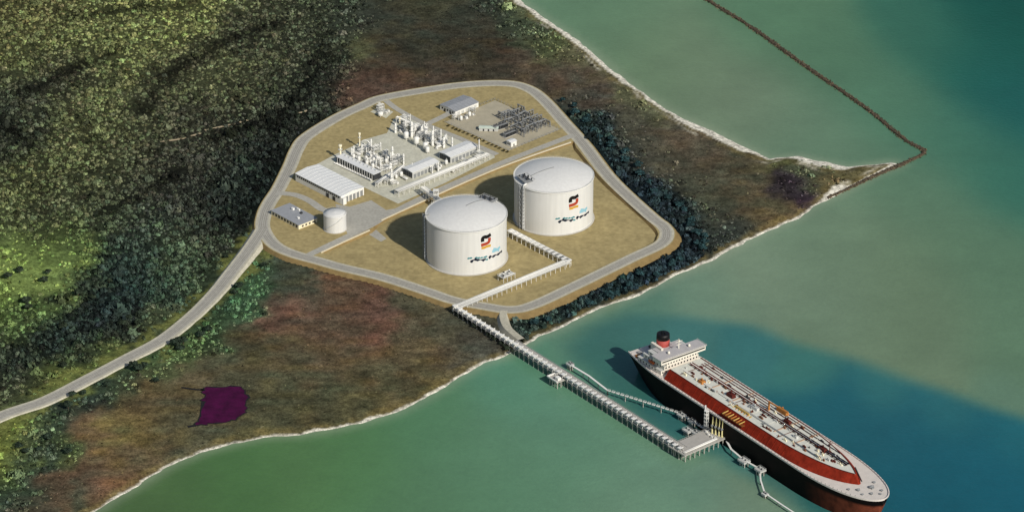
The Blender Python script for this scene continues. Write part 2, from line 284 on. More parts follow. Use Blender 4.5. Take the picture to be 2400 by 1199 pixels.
# ------------------------------------------------------------------ the land
def axis(lo, hi, st):
    a = list(np.arange(lo, hi + .1, st)); g = st
    while a[0] > -15500: g *= 1.35; a.insert(0, a[0] - g)
    g = st
    while a[-1] < 15500: g *= 1.35; a.append(a[-1] + g)
    return np.array(a)
def grid_mesh(name, xs, ys, Z, C):
    ny, nx = Z.shape; X, Y = np.meshgrid(xs, ys)
    me = bpy.data.meshes.new(name); V = np.stack([X, Y, Z], -1).reshape(-1, 3)
    i = (np.arange(ny - 1)[:, None] * nx + np.arange(nx - 1)[None]).ravel()
    Fq = np.stack([i, i + 1, i + 1 + nx, i + nx], 1)
    me.vertices.add(len(V)); me.vertices.foreach_set('co', V.ravel())
    me.loops.add(Fq.size); me.loops.foreach_set('vertex_index', Fq.ravel().astype(np.int32))
    me.polygons.add(len(Fq)); me.polygons.foreach_set('loop_start', (np.arange(len(Fq)) * 4).astype(np.int32))
    me.polygons.foreach_set('use_smooth', np.ones(len(Fq), bool)); me.update()
    at = me.color_attributes.new('tint', 'FLOAT_COLOR', 'POINT')
    at.data.foreach_set('color', np.c_[C.reshape(-1, 3), np.ones(len(V))].ravel().astype(np.float32))
    return me
def tint_mat(name, rough, spec, scales, amps, bump=0.0, bscale=0.3, bdist=1.0):
    """surface whose own colour is stored on the mesh, broken up by fine noise"""
    m = bpy.data.materials.new(name); m.use_nodes = True; t = m.node_tree; b = t.nodes['Principled BSDF']
    b.inputs['Roughness'].default_value = rough; b.inputs['Specular IOR Level'].default_value = spec
    a = t.nodes.new('ShaderNodeAttribute'); a.attribute_name = 'tint'; tc = t.nodes.new('ShaderNodeTexCoord'); cur = a.outputs['Color']
    for s, am in zip(scales, amps):
        n = t.nodes.new('ShaderNodeTexNoise'); n.inputs['Scale'].default_value = s; n.inputs['Detail'].default_value = 5; n.inputs['Roughness'].default_value = .7
        t.links.new(tc.outputs['Object'], n.inputs['Vector'])
        mr = t.nodes.new('ShaderNodeMapRange'); mr.inputs[1].default_value = .3; mr.inputs[2].default_value = .7; mr.inputs[3].default_value = 1 - am; mr.inputs[4].default_value = 1 + am
        t.links.new(n.outputs['Fac'], mr.inputs[0]); v = t.nodes.new('ShaderNodeVectorMath'); v.operation = 'SCALE'
        t.links.new(cur, v.inputs[0]); t.links.new(mr.outputs[0], v.inputs['Scale']); cur = v.outputs[0]
    t.links.new(cur, b.inputs['Base Color'])
    if bump:
        n = t.nodes.new('ShaderNodeTexNoise'); n.inputs['Scale'].default_value = bscale; n.inputs['Detail'].default_value = 6
        t.links.new(tc.outputs['Object'], n.inputs['Vector']); bp = t.nodes.new('ShaderNodeBump'); bp.inputs['Strength'].default_value = bump; bp.inputs['Distance'].default_value = bdist
        t.links.new(n.outputs['Fac'], bp.inputs['Height']); t.links.new(bp.outputs[0], b.inputs['Normal'])
    return m

def shore_d(X, Y): return sdist(X, Y, SHORE) + 1.6 * vnoise(X, Y, 16, 1) + .8 * vnoise(X, Y, 6, 2)
def land_z(X, Y, d, dp):
    z = np.clip(d * .16, -7, 2.0) + np.where(d > 14, .18 * vnoise(X, Y, 9, 3), 0)
    return np.where(dp > 1.0, 0.6, z)                 # lowered under the built-up pad
LAND_GAIN = 0.86
xs = axis(-680, 640, 3.0); ys = axis(-580, 780, 3.2); X, Y = np.meshgrid(xs, ys)
d = shore_d(X, Y); dp = sdist(X, Y, PAD_FOOT)
far = np.maximum(np.abs(X) / 900, np.abs(Y) / 1000)
def warp(X, Y): return X + 13 * vnoise(X, Y, 26, 80) + 7 * vnoise(X, Y, 10, 81) + 3 * vnoise(X, Y, 5, 82), Y + 20 * vnoise(X, Y, 26, 83) + 9 * vnoise(X, Y, 10, 84) + 4 * vnoise(X, Y, 5, 85)
F_ = field(*warp(X, Y), LAND, 1.9); C = lin(F_[..., :3]) * (1 + .18 * vnoise(X, Y, 22, 5) + .2 * vnoise(X * .6, Y, 9, 6) + .18 * vnoise(X * .5, Y, 4.5, 7))[..., None]
red = np.clip(vnoise(X, Y, 30, 8), 0, 1)[..., None] * np.clip(.3 - F_[..., 3:4], 0, .3) / .3
C = C * (1 + red * np.array([.2, -.03, -.05]))
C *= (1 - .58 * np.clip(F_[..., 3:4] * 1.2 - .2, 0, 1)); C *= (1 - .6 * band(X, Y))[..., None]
hue_ = vnoise(X * .7, Y, 13, 14)[..., None]; C = C * (1 + np.clip(.4 - F_[..., 3:4], 0, .4) * 2.5 * (np.clip(hue_, 0, 1) * [.18, .12, -.1] + np.clip(-hue_, 0, 1) * [-.18, .02, .04]))
dRg = seg_dist(X, Y, ROAD[:, :2], False); kv = np.clip((22 + 16 * vnoise(X, Y, 20, 15) - dRg) / 9, 0, 1) * np.clip(.65 + .8 * vnoise(X, Y, 8, 16), 0, 1) * (F_[..., 3] > .1); kv = kv[..., None] * .75     # mown grass beside the road
C = C * (1 - kv) + lin((122, 126, 68)) * kv
# pale sand along the water: broad on the north shore, narrow on the south
north = np.clip((Y - (G(1700, 420)[1] + (X - G(1700, 420)[0]) * -.55)) / 40, 0, 1)
bn = field(X, Y, [(1250, 20, 60, .75), (1400, 130, 60, .6), (1530, 235, 50, .45), (1660, 305, 45, 1.35), (1750, 345, 30, .7), (1815, 372, 22, .15), (1925, 385, 30, 1.4), (2060, 385, 40, .2), (1000, -100, 80, .7)], 1.9)[..., 0]
bw = 3.3 + north * (9.5 * bn - 1.5 + 1.6 * vnoise(X, Y, 30, 9)) + 1.4 * vnoise(X, Y, 10, 10)
bw = np.where((X < G(560, 1036)[0]) & (Y < 0), bw * .8, bw)
fr = np.clip((bw + 9 + 5 * vnoise(X, Y, 12, 17) - d) / 6, 0, 1)[..., None] * np.clip(.65 + .5 * vnoise(X, Y, 8, 18), 0, 1)[..., None] * .6; C = C * (1 - fr) + lin((128, 114, 70)) * fr      # dry grass fringe
sandk = np.clip((bw - d) / 1.6, 0, 1)[..., None]
C = C * (1 - sandk) + lin((228, 222, 204)) * sandk
pale = np.clip((3 - np.abs(d - bw - 5 - 3 * vnoise(X, Y, 25, 12))) / 3, 0, 1)[..., None] * north[..., None] * np.clip(vnoise(X, Y, 14, 13) * 1.5, 0, 1)[..., None]
C = C * (1 - pale) + lin((186, 180, 160)) * pale
me = grid_mesh('ground', xs, ys, land_z(X, Y, d, dp), C * LAND_GAIN)
me.materials.append(tint_mat('ground_cover', .95, .05, (.05, .2, .55), (.2, .5, .45), .6, .5, .7))
tag(link('ground', me), 'scrubby brown and green peninsula with pale sandy shores', kind='structure')

# ------------------------------------------------------------------ the sea
xw = axis(-640, 640, 8.0); yw = axis(-560, 760, 8.0); X, Y = np.meshgrid(xw, yw)
bdz = sdist(X, Y, pxpoly(BERTH_PX, 0)) + 6 * vnoise(X, Y, 60, 70)
kb = np.clip((bdz + 16) / 34, 0, 1); kb = (kb * kb * (3 - 2 * kb))[..., None]
Wc = field(X, Y, WATER, 1.9) * (1 - kb) + field(X, Y, BERTH, 1.9) * kb
Cw = np.clip((lin(Wc) - [.0072, .0141, .025]) / [.777, .759, .77], .002, 1) * .95; dw = -sdist(X, Y, SHORE)
sh = np.clip(1 - dw / 16, 0, 1)[..., None] ** 1.6 * .4
Cw = Cw * (1 - sh) + lin((158, 168, 140)) * sh
Cw *= (1 + .05 * vnoise(X, Y, 45, 20) + .03 * vnoise(X, Y, 18, 21))[..., None]
me = grid_mesh('sea', xw, yw, np.zeros_like(X), Cw)
me.materials.append(tint_mat('turbid_water', .3, .22, (.015, .09, .3), (.05, .045, .05), .45, .22, .6))
tag(link('sea', me), 'turbid green sea turning blue in the dredged berth', kind='structure')

# purple pond in the marsh
pl = catmull(np.c_[POND, np.full(len(POND), 2.3)], 3, True)
pl[:, :2] += np.c_[vnoise(pl[:, 0], pl[:, 1], 4, 31), vnoise(pl[:, 0], pl[:, 1], 4, 32)] * 3.4
b = MB(); b.add(*poly(pl[:, :2], 2.42)); tag(b.build('pond', mat('purple_pond', (66, 10, 50), .5, .55, .1, spec=.1)), 'dark purple pond in the brown marsh', kind='structure')
b = MB()
for (x0, y0, x1, y1, wd) in ((425, 907, 480, 913, 1.3), (470, 912, 560, 906, 1.6), (440, 999, 480, 990, 1.8), (476, 938, 470, 985, 1.4)):
    L = catmull([G(x0, y0, 2.36), G((x0 + x1) / 2, (y0 + y1) / 2 + 1, 2.36), G(x1, y1, 2.36)], 3); b.add(*strip(L, -wd, wd))
Lm = pl.copy(); Lm[:, 2] = 2.37; Nm = normals2(Lm, True); io = 1 if sdist(*(Lm[:1, :2] + Nm[:1] * 3).T, Lm[:, :2])[0] < 0 else -1; wm = .9 + 1.6 * np.clip(vnoise(Lm[:, 0], Lm[:, 1], 5, 33) + .2, 0, 1)
nm_ = len(Lm); b.add(np.r_[np.c_[Lm[:, :2] - Nm * io, Lm[:, 2]], np.c_[Lm[:, :2] + Nm * io * wm[:, None], Lm[:, 2]]], [(i, nm_ + i, nm_ + (i + 1) % nm_, (i + 1) % nm_) for i in range(nm_)])
tag(b.build('wet_mud', mat('wet_mud', (30, 26, 24), .6)), 'dark wet mud channel at the edge of the purple pond', kind='structure')
b = MB()
for P_ in ([(365, 332), (420, 326), (470, 312)], [(480, 305), (540, 292), (585, 280)], [(700, 265), (712, 262), (720, 258)]):
    b.add(*strip(catmull([G(x, y, 2.45) for x, y in P_], 3), -1.6, 1.6))
tag(b.build('dirt_track', mat('pale_dirt', (176, 160, 128), .9)), 'pale dirt track in the scrub', kind='structure')

# ------------------------------------------------------------------ terminal pad
SAND = mat('pad_sand', (160, 145, 103), .95, .16, .05, spec=.05, bump=.2, var2=.16, scale2=.22)
SLOPE = mat('pad_slope', (134, 114, 76), .95, .25, .15, spec=.05)
ROADM = mat('gravel_road', (168, 165, 154), .95, .1, .1, spec=.05, var2=.1, scale2=.4)
SHOULDER = mat('road_shoulder', (182, 177, 158), .95, .16, .15, spec=.05, var2=.14, scale2=.5)
PAVE = mat('plant_paving', (192, 190, 172), .95, .12, .08, spec=.05, var2=.12, scale2=.3)
nb = len(BASIN); BF = []
cen = BASIN.mean(0)
Lb = catmull(np.c_[BASIN, np.full(nb, ZP)], 5, True); Nb = normals2(Lb, True)
ib = 1 if sdist(*(Lb[40:41, :2] + Nb[40:41] * 3).T, Lb[:, :2])[0] > 0 else -1
floor_ = Lb[:, :2] + Nb * ib * 2.3
b = MB(); b.add(*poly(PAD_EDGE, ZP, [Lb[:, :2]])); b.add(*poly(floor_, ZB))
tag(b.build('terminal_pad', SAND), 'raised tan sand pad of the terminal', kind='structure')
b = MB()
n = len(PAD_EDGE); b.add(np.r_[np.c_[PAD_EDGE, np.full(n, ZP)], np.c_[PAD_FOOT, np.full(n, 1.2)]], [((i, n + i, n + (i + 1) % n, (i + 1) % n)) for i in range(n)])
n = len(Lb); b.add(np.r_[np.c_[Lb[:, :2], np.full(n, ZP)], np.c_[floor_, np.full(n, ZB)]], [((i, n + i, n + (i + 1) % n, (i + 1) % n)) for i in range(n)])
tag(b.build('embankment', SLOPE), 'sloping earth sides of the pad and tank basin', kind='structure')
b = MB(); Ls = RING + [0, 0, .04]; b.add(*strip(Ls, -7.4, 7.4, True)); tag(b.build('road_shoulder', SHOULDER), 'pale gravel shoulders of the perimeter road', kind='structure')
b = MB(); Ls = RING + [0, 0, .1]; b.add(*strip(Ls, -4.9, 4.9, True)); tag(b.build('perimeter_road', ROADM), 'grey gravel road looping round the pad', kind='structure')
# access road with shoulders and fill slopes
b = MB(); b.add(*strip(ROAD, -7.6, 7.6, dz0=.06, dz1=.06)); b.add(*strip(ROAD, -11, -7.6, dz0=-2.6, dz1=.06)); b.add(*strip(ROAD, 7.6, 11, dz0=.06, dz1=-2.6)); tag(b.build('verge', SHOULDER), 'pale gravel edges of the access road', kind='structure')
b = MB(); b.add(*strip(ROAD, -5.2, 5.2, dz0=.14, dz1=.14)); tag(b.build('access_road', ROADM), 'grey road curving in from the scrub to the pad', kind='structure')
TRACK = mat('wheel_track', (146, 142, 132), .95, .2, .2, spec=.05)
b = MB()
for o_ in (-2.9, -1.1, 1.1, 2.9): b.add(*strip(RING + [0, 0, .14], o_ - .45, o_ + .45, True)); b.add(*strip(ROAD, o_ - .45, o_ + .45, dz0=.18, dz1=.18))
tag(b.build('wheel_tracks', TRACK), 'darker wheel tracks worn along the gravel roads', kind='structure')
def paved(name, label, P_, z, m=PAVE):
    b = MB(); b.add(*poly(pxpoly(P_, z), z)); return tag(b.build(name, m), label, kind='structure')
paved('plant_pavement', 'pale concrete paving under the process plant', [(735, 389), (783, 363), (830, 341), (850, 328), (907, 312), (922, 280), (945, 268), (1045, 312), (1155, 356), (1160, 369), (1040, 430), (933, 477), (868, 446), (800, 412)], ZP + .05)
paved('yard_pavement', 'grey paving in front of the white warehouse', [(786, 478), (820, 484), (870, 469), (905, 492), (935, 487), (885, 522), (845, 540), (815, 548), (800, 520)], ZP + .055, ROADM)
paved('substation_pavement', 'pale gravel of the substation yard', [(1160, 235), (1313, 303), (1192, 353), (1043, 286)], ZP + .05, mat('substation_gravel', (172, 164, 142), .95, .14, .1, spec=.05))
paved('equipment_pavement', 'small pale paved corner beside the perimeter road', [(868, 262), (890, 250), (922, 262), (905, 277)], ZP + .05)
paved('bund_pavement', 'pale stub of road running into the tank basin', [(858, 545), (880, 537), (906, 559), (893, 566)], ZB + .05, ROADM)
def road(name, label, P_, hw, z=ZP + .16, m=ROADM):
    b = MB(); b.add(*strip(catmull([G(x, y, z) for x, y in P_], 4), -hw, hw)); return tag(b.build(name, m), label, kind='structure')
road('plant_road', 'grey road dividing plant and tank basin', [(722, 598), (780, 570), (868, 528), (900, 509), (980, 468), (1100, 414), (1200, 372), (1345, 316)], 4.2)
road('service_road', 'grey service road behind the process plant', [(905, 236), (935, 258), (1000, 292), (1080, 325), (1165, 362)], 3.6, ZP + .2)
road('spur_road', 'grey spur road to the small grey-roofed building', [(1000, 291), (1030, 277), (1060, 262)], 4.0, ZP + .24)
road('loop_road', 'grey road looping past the small white tank', [(648, 452), (690, 456), (725, 470), (755, 490), (790, 500), (840, 520)], 4.4, ZP + .2)
JR = catmull([G(1181, 727, 5.25), G(1179, 742, 5.3), G(1186, 762, 6.0), G(1204, 780, 7.3), G(1222, 794, 8.3)], 3)
b = MB(); b.add(*strip(JR, -3.4, 3.4)); b.add(*strip(JR, -7, -3.4, dz0=-5, dz1=0)); b.add(*strip(JR, 3.4, 7, dz0=0, dz1=-5)); tag(b.build('jetty_ramp', SHOULDER), 'pale earth ramp carrying a road from the pad to the jetty', kind='structure')

# ------------------------------------------------------------------ vegetation
LEAFM = tint_mat('foliage', .8, .12, (1.2,), (.3,))
def clump(n, seed, flat=.8):
    """prototype bush: n leaf-sized faces spread through a dome of radius 1"""
    g = np.random.default_rng(seed); u = g.normal(size=(n, 3)); u /= np.linalg.norm(u, axis=1, keepdims=True); u[:, 2] = np.abs(u[:, 2]) * flat
    c = u * g.uniform(.55, 1.0, (n, 1)); lob = 1 + .25 * np.sin(3 * np.arctan2(c[:, 1], c[:, 0]) + seed)[:, None]; c[:, :2] *= lob
    nn = u + g.normal(size=(n, 3)) * .32; nn /= np.linalg.norm(nn, axis=1, keepdims=True)
    a = np.cross(nn, g.normal(size=(n, 3))); a /= np.linalg.norm(a, axis=1, keepdims=True); bb = np.cross(nn, a)
    s = g.uniform(.3, .58, (n, 1))
    T = np.stack([c + a * s, c - .6 * a * s + .85 * bb * s, c - .5 * a * s - .8 * bb * s], 1)    # n,3,3
    T[..., 2] = np.maximum(T[..., 2], 0.0)
    return T.reshape(-1, 3), g.uniform(.72, 1.28, n).repeat(3)
def soup(name, V, C):
    me = bpy.data.meshes.new(name); n = len(V)
    me.vertices.add(n); me.vertices.foreach_set('co', V.ravel().astype(np.float32)); me.loops.add(n); me.loops.foreach_set('vertex_index', np.arange(n, dtype=np.int32))
    me.polygons.add(n // 3); me.polygons.foreach_set('loop_start', np.arange(0, n, 3, dtype=np.int32)); me.update()
    at = me.color_attributes.new('tint', 'FLOAT_COLOR', 'POINT'); at.data.foreach_set('color', np.c_[C, np.ones(n)].ravel().astype(np.float32))
    me.materials.append(LEAFM); return me
def scatter(name, label, pos, rad, hgt, colr, nleaf, nproto=10, seed=0):
    g = np.random.default_rng(seed); protos = [clump(nleaf, seed * 50 + k) for k in range(nproto)]; Vs = []; Cs = []
    which = g.integers(0, nproto, len(pos))
    for k in range(nproto):
        i = np.where(which == k)[0]
        if not len(i): continue
        T, sh = protos[k]; a = g.uniform(0, 6.283, len(i)); ca, sa = np.cos(a), np.sin(a)
        x = (T[None, :, 0] * ca[:, None] - T[None, :, 1] * sa[:, None]) * rad[i, None]; y = (T[None, :, 0] * sa[:, None] + T[None, :, 1] * ca[:, None]) * rad[i, None]; z = T[None, :, 2] * hgt[i, None]
        Vs.append((np.stack([x, y, z], -1) + pos[i, None, :]).reshape(-1, 3)); Cs.append((colr[i, None, :] * sh[None, :, None]).reshape(-1, 3))
    o = link(name, soup(name, np.concatenate(Vs), np.concatenate(Cs))); return tag(o, label, 'scrub', kind='stuff')
sp = 3.6
gx, gy = np.meshgrid(np.arange(-640, 520, sp), np.arange(-540, 720, sp * 1.2))
px_ = (gx + rng.uniform(-.55, .55, gx.shape) * sp).ravel(); py_ = (gy + rng.uniform(-.55, .55, gy.shape) * sp).ravel()
# keep what the photograph's field of view and a margin can see
dep = (py_ - CAM[1]) * cP + CAM[2] * sP; u_ = np.abs(px_) / dep * FOC; v_ = 599.5 - FOC * ((py_ - CAM[1]) * sP - CAM[2] * cP) / dep
k = (u_ < 1290) & (v_ > -60) & (v_ < 1270); px_, py_ = px_[k], py_[k]
dS = shore_d(px_, py_); dP = sdist(px_, py_, PAD_FOOT); dR = seg_dist(px_, py_, ROAD[:, :2], False); dJ = seg_dist(px_, py_, JR[:, :2], False)
northp = np.clip((py_ - (G(1700, 420)[1] + (px_ - G(1700, 420)[0]) * -.55)) / 40, 0, 1)
dPo = sdist(px_, py_, POND)
Fp = field(*warp(px_, py_), LAND, 1.9)
dens = Fp[:, 3] + (.3 * vnoise(px_, py_, 22, 40) + .32 * vnoise(px_, py_, 11, 41) + .2 * vnoise(px_, py_, 6, 44)) * (Fp[:, 3] > .2); dens = np.where(Fp[:, 3] <= .2, np.maximum(dens, .24 + .25 * vnoise(px_, py_, 18, 45)), dens)
k = (dS > 7 + 5 * northp) & (dP < -2.5) & (dR > 14 + 5 * vnoise(px_, py_, 12, 43)) & ((dR > 24) | (rng.uniform(size=len(px_)) < .5)) & (dJ > 7) & (dPo < -2) & (rng.uniform(size=len(px_)) < dens)
px_, py_, dS, Fp = px_[k], py_[k], dS[k], Fp[k]
cl = lin(Fp[:, :3]); nz = vnoise(px_, py_, 16, 42)
bd = band(px_, py_); var = np.exp(rng.normal(0, .27, len(px_))) * (1.1 + .3 * nz + .28 * vnoise(px_, py_, 7, 46)) * (1 - .62 * bd) * np.where(Fp[:, 4] > 1.12, .76, 1.0); dark = rng.uniform(size=len(px_)) < .3 + .35 * bd; var = np.where(dark, var * .3, var)
hue = np.exp(rng.normal(0, .055, (len(px_), 3)))
low = Fp[:, 3] <= .2; var = np.where(low, np.clip(var, .3, 1.5) * .85, var)
cl = cl * var[:, None] * hue * 1.55
rad = (1.1 + rng.gamma(2.0, .42, len(px_))) * Fp[:, 4]; rad = np.where(low, rad * .62, rad * np.where(rng.uniform(size=len(px_)) < .07, 1.7, 1.0)); hg = rad * rng.uniform(.8, 1.25, len(px_)); hg = np.where(Fp[:, 4] > 1.1, hg * 1.25, hg)
pos = np.c_[px_, py_, np.full(len(px_), 1.75)]
east = (px_ > G(1210, 700)[0]) & (dS > 0)
tall = Fp[:, 4] > 1.05
for nm, lb, sel, nl, sd in (('dark_woodland', 'dense dark woodland in the scrub west of the pad', ~east & tall, 34, 3), ('olive_scrub', 'olive green scrub covering the land west of the pad', ~east & ~tall & (Fp[:, 3] > .3), 32, 4),
                            ('marsh_tufts', 'scattered low tufts on the brown marsh', (Fp[:, 3] <= .3), 14, 5), ('shore_thicket', 'dark blue-green thicket between the pad and the shore', east & tall & (Fp[:, 3] > .3), 34, 6), ('shore_scrub', 'low yellowish scrub behind the north beach', east & ~tall & (Fp[:, 3] > .3), 22, 7)):
    if sel.sum(): scatter(nm, lb, pos[sel], rad[sel], hg[sel], cl[sel], nl, 10, sd)

# single trees and bushes that stand out
BARK = mat('bark', (70, 58, 46), .9)
def tree_proto(seed, tone):
    g = np.random.default_rng(seed); t = thing('tree', '-', 'tree'); b = MB()
    b.tube([(0, 0, -.4), (.1, .05, 1.2), (.2, .1, 2.6), (.15, .2, 3.9)], .22, 6)
    tips = []
    for i in range(5):
        a = i * 1.26 + g.uniform(-.3, .3); q = (math.cos(a) * 1.6, math.sin(a) * 1.6, 3.0 + g.uniform(0, 1.2)); tips.append(q); b.tube([(.12, .08, 1.6 + .2 * i), (q[0] * .5, q[1] * .5, 2.5 + .1 * i), q], .1, 5)
    b.build('trunk', BARK, t); Vs = []; Cs = []
    for i, q in enumerate(tips + [(0.2, 0.1, 4.4), (-.5, .6, 3.6)]):
        T, s = clump(46, seed * 9 + i); r = g.uniform(1.25, 1.8); tt = T * [r, r, r * .95] + [q[0], q[1], q[2] - .6]
        Vs.append(tt * 1.0); Cs.append((lin(tone) * g.uniform(.6, 1.5))[None] * s[:, None])
    link('crown', soup('crown', np.concatenate(Vs), np.concatenate(Cs)), t); return t
def plant_trees(protos, spots, label, group, used):
    for i, (x, y, s) in enumerate(spots):
        p = protos[i % len(protos)]
        o = copy_tree(p) if used.get(p.name) else p; used[p.name] = 1
        q = G(x, y, 2.0); o.location = (q[0], q[1], 1.75); o.rotation_euler = (0, 0, i * 1.7); o.scale = (s, s, s * (1 + .1 * math.sin(i))); tag(o, label, 'tree', group)
used = {}
TD = [tree_proto(100 + k, (48, 58, 44)) for k in range(4)]
plant_trees(TD, [(x + random.uniform(-6, 6), y + random.uniform(-3, 3), random.uniform(1.0, 1.7)) for x, y in [(62, 712), (68, 726), (50, 640), (110, 645), (108, 660), (190, 690), (215, 700), (230, 675), (260, 665), (20, 655), (285, 762), (300, 748), (318, 760), (95, 775), (150, 775), (150, 860)]],
            'dark single tree in the bright green scrub north of the access road', 'dark trees north of the access road', used)
TD2 = [tree_proto(120 + k, (46, 58, 46)) for k in range(4)]
plant_trees(TD2, [(x, y, s) for x, y, s in [(314, 866, 1.9), (326, 872, 1.7), (338, 862, 1.3), (414, 812, 2.0), (430, 806, 1.8), (424, 822, 1.5), (470, 790, 1.5), (488, 778, 1.4), (160, 958, 1.7), (170, 930, 1.3), (195, 925, 1.2), (45, 1050, 1.4), (60, 1062, 1.3), (90, 1058, 1.2), (112, 1032, 1.5), (160, 1064, 1.3), (365, 897, 1.3), (250, 905, 1.2), (550, 690, 1.2), (560, 676, 1.4), (618, 628, 1.3)]],
            'dark bush on the green strip between the access road and the marsh', 'dark bushes south of the access road', used)
TD3 = [tree_proto(140 + k, (42, 66, 68)) for k in range(4)]
sp3 = []
for k in range(46):
    t = k / 45; p0 = np.array([(1305, 235), (1380, 292), (1460, 370), (1560, 470), (1650, 555), (1640, 605), (1540, 645), (1420, 700), (1250, 770)], float)
    i = min(int(t * 8), 7); q = p0[i] + (p0[i + 1] - p0[i]) * (t * 8 - i); sp3.append((q[0] + random.uniform(-14, 14), q[1] + random.uniform(-8, 8), random.uniform(1.2, 1.8)))
sp3 = [(x, y, s) for x, y, s in sp3 if sdist(*G(x, y, 2)[:2].reshape(2, 1), PAD_FOOT)[0] < -3 and sdist(*G(x, y, 2)[:2].reshape(2, 1), SHORE)[0] > 8]
plant_trees(TD3, sp3, 'blue-green tree rising from the thicket between pad and shore', 'trees of the shore thicket', used)

TD4 = [tree_proto(160 + k, (44, 52, 40)) for k in range(2)]  # dark bushes added to imitate the shadow beneath the landward end of the trestle
plant_trees(TD4, [(1066 + k * 9.5 + random.uniform(-3, 3), 733 + k * 6.6 + random.uniform(-2, 3), random.uniform(.7, 1.15)) for k in range(15)], 'dark bush added in place of the shadow along the landward foot of the jetty trestle', 'dark bushes standing in for the trestle shadow', used)
# ------------------------------------------------------------------ rubble breakwater
ROCK = tint_mat('rubble', .9, .1, (.8,), (.3,))
bwl = catmull([G(1500, -110, 1), G(1660, 0, 1), G(1760, 62, 1), G(1900, 162, 1), G(2030, 252, 1), G(2120, 325, 1), G(2166, 353, 1), G(2130, 376, 1), G(2060, 406, 1), G(1985, 442, 1), G(1940, 462, 1)], 3)
bk = thing('rock_breakwater', 'long dark rubble breakwater bent at its seaward tip', 'breakwater', (0, 0, 0))
b = MB(); Nn = normals2(bwl); wid = 3.2 + .8 * vnoise(bwl[:, 0], bwl[:, 1], 7, 50); wid[-36:] *= np.linspace(1, .55, 36)
n = len(bwl); prof = [(-1, -1.2), (-.5, 1.3), (.5, 1.4), (1, -1.2)]
vs_ = np.concatenate([np.c_[bwl[:, :2] + Nn * (a * wid)[:, None], np.full(n, z)] for a, z in prof]); b.add(vs_, [(j * n + i, j * n + i + 1, (j + 1) * n + i + 1, (j + 1) * n + i) for j in range(3) for i in range(n - 1)])
b.build('core', mat('rubble_core', (78, 68, 54), .95, .4, .5), bk)
Vs = []; Cs = []
for i in range(n):
    for _ in range(7):
        o_ = random.uniform(-1.1, 1.1); c_ = np.r_[bwl[i, :2] + Nn[i] * o_ * wid[i] + np.random.default_rng(i * 9 + _).uniform(-1.2, 1.2, 2), 1.2 - 1.3 * abs(o_) ** 1.5]
        oc = np.array([[1, 0, 0], [0, 1, 0], [-1, 0, 0], [0, -1, 0], [0, 0, 1], [0, 0, -1]], float) * rng.uniform(.5, 1.35, (6, 1)) @ np.array(Matrix.Rotation(random.uniform(0, 3), 3, (random.random(), random.random(), 1)))
        t_ = np.array([(0, 1, 4), (1, 2, 4), (2, 3, 4), (3, 0, 4), (1, 0, 5), (2, 1, 5), (3, 2, 5), (0, 3, 5)])
        Vs.append((c_ + oc)[t_].reshape(-1, 3)); Cs.append(np.repeat((lin((98, 86, 68)) * random.choice((.25, .4, .7, 1.0, 1.3)))[None], 24, 0))
me = soup('boulders', np.concatenate(Vs), np.concatenate(Cs)); me.materials.clear(); me.materials.append(ROCK); o = link('boulders', me, bk); o['kind'] = 'stuff'

# ------------------------------------------------------------------ shared materials of the plant
WHITE = mat('white_paint', (228, 226, 218), .5, .05, .15)
TANKW = mat('tank_white', (211, 210, 205), .5, .03, .05, spec=.35, var2=.045, scale2=1.0, streak=(.35, .35, .025))
LGREY = mat('light_grey_steel', (190, 190, 184), .5, .12, .3)
MGREY = mat('grey_steel', (132, 134, 134), .55, .15, .3)
DGREY = mat('dark_grey', (58, 60, 62), .6, .2, .3)
DARK = mat('dark_opening', (26, 27, 28), .5, .1, .3)
GLASS = mat('window_glass', (36, 42, 48), .12, .1, .3, spec=.6)
CREAM = mat('cream_steel', (232, 222, 190), .5, .06, .3)
ROOFG = mat('grey_roof', (150, 152, 154), .6, .12, .25)
ROOFW = mat('white_roof', (222, 222, 218), .5, .06, .15)
CONC = mat('concrete', (178, 174, 164), .9, .12, .2, spec=.1)
PA = R(43.5)                                      # bearing of the plant grid

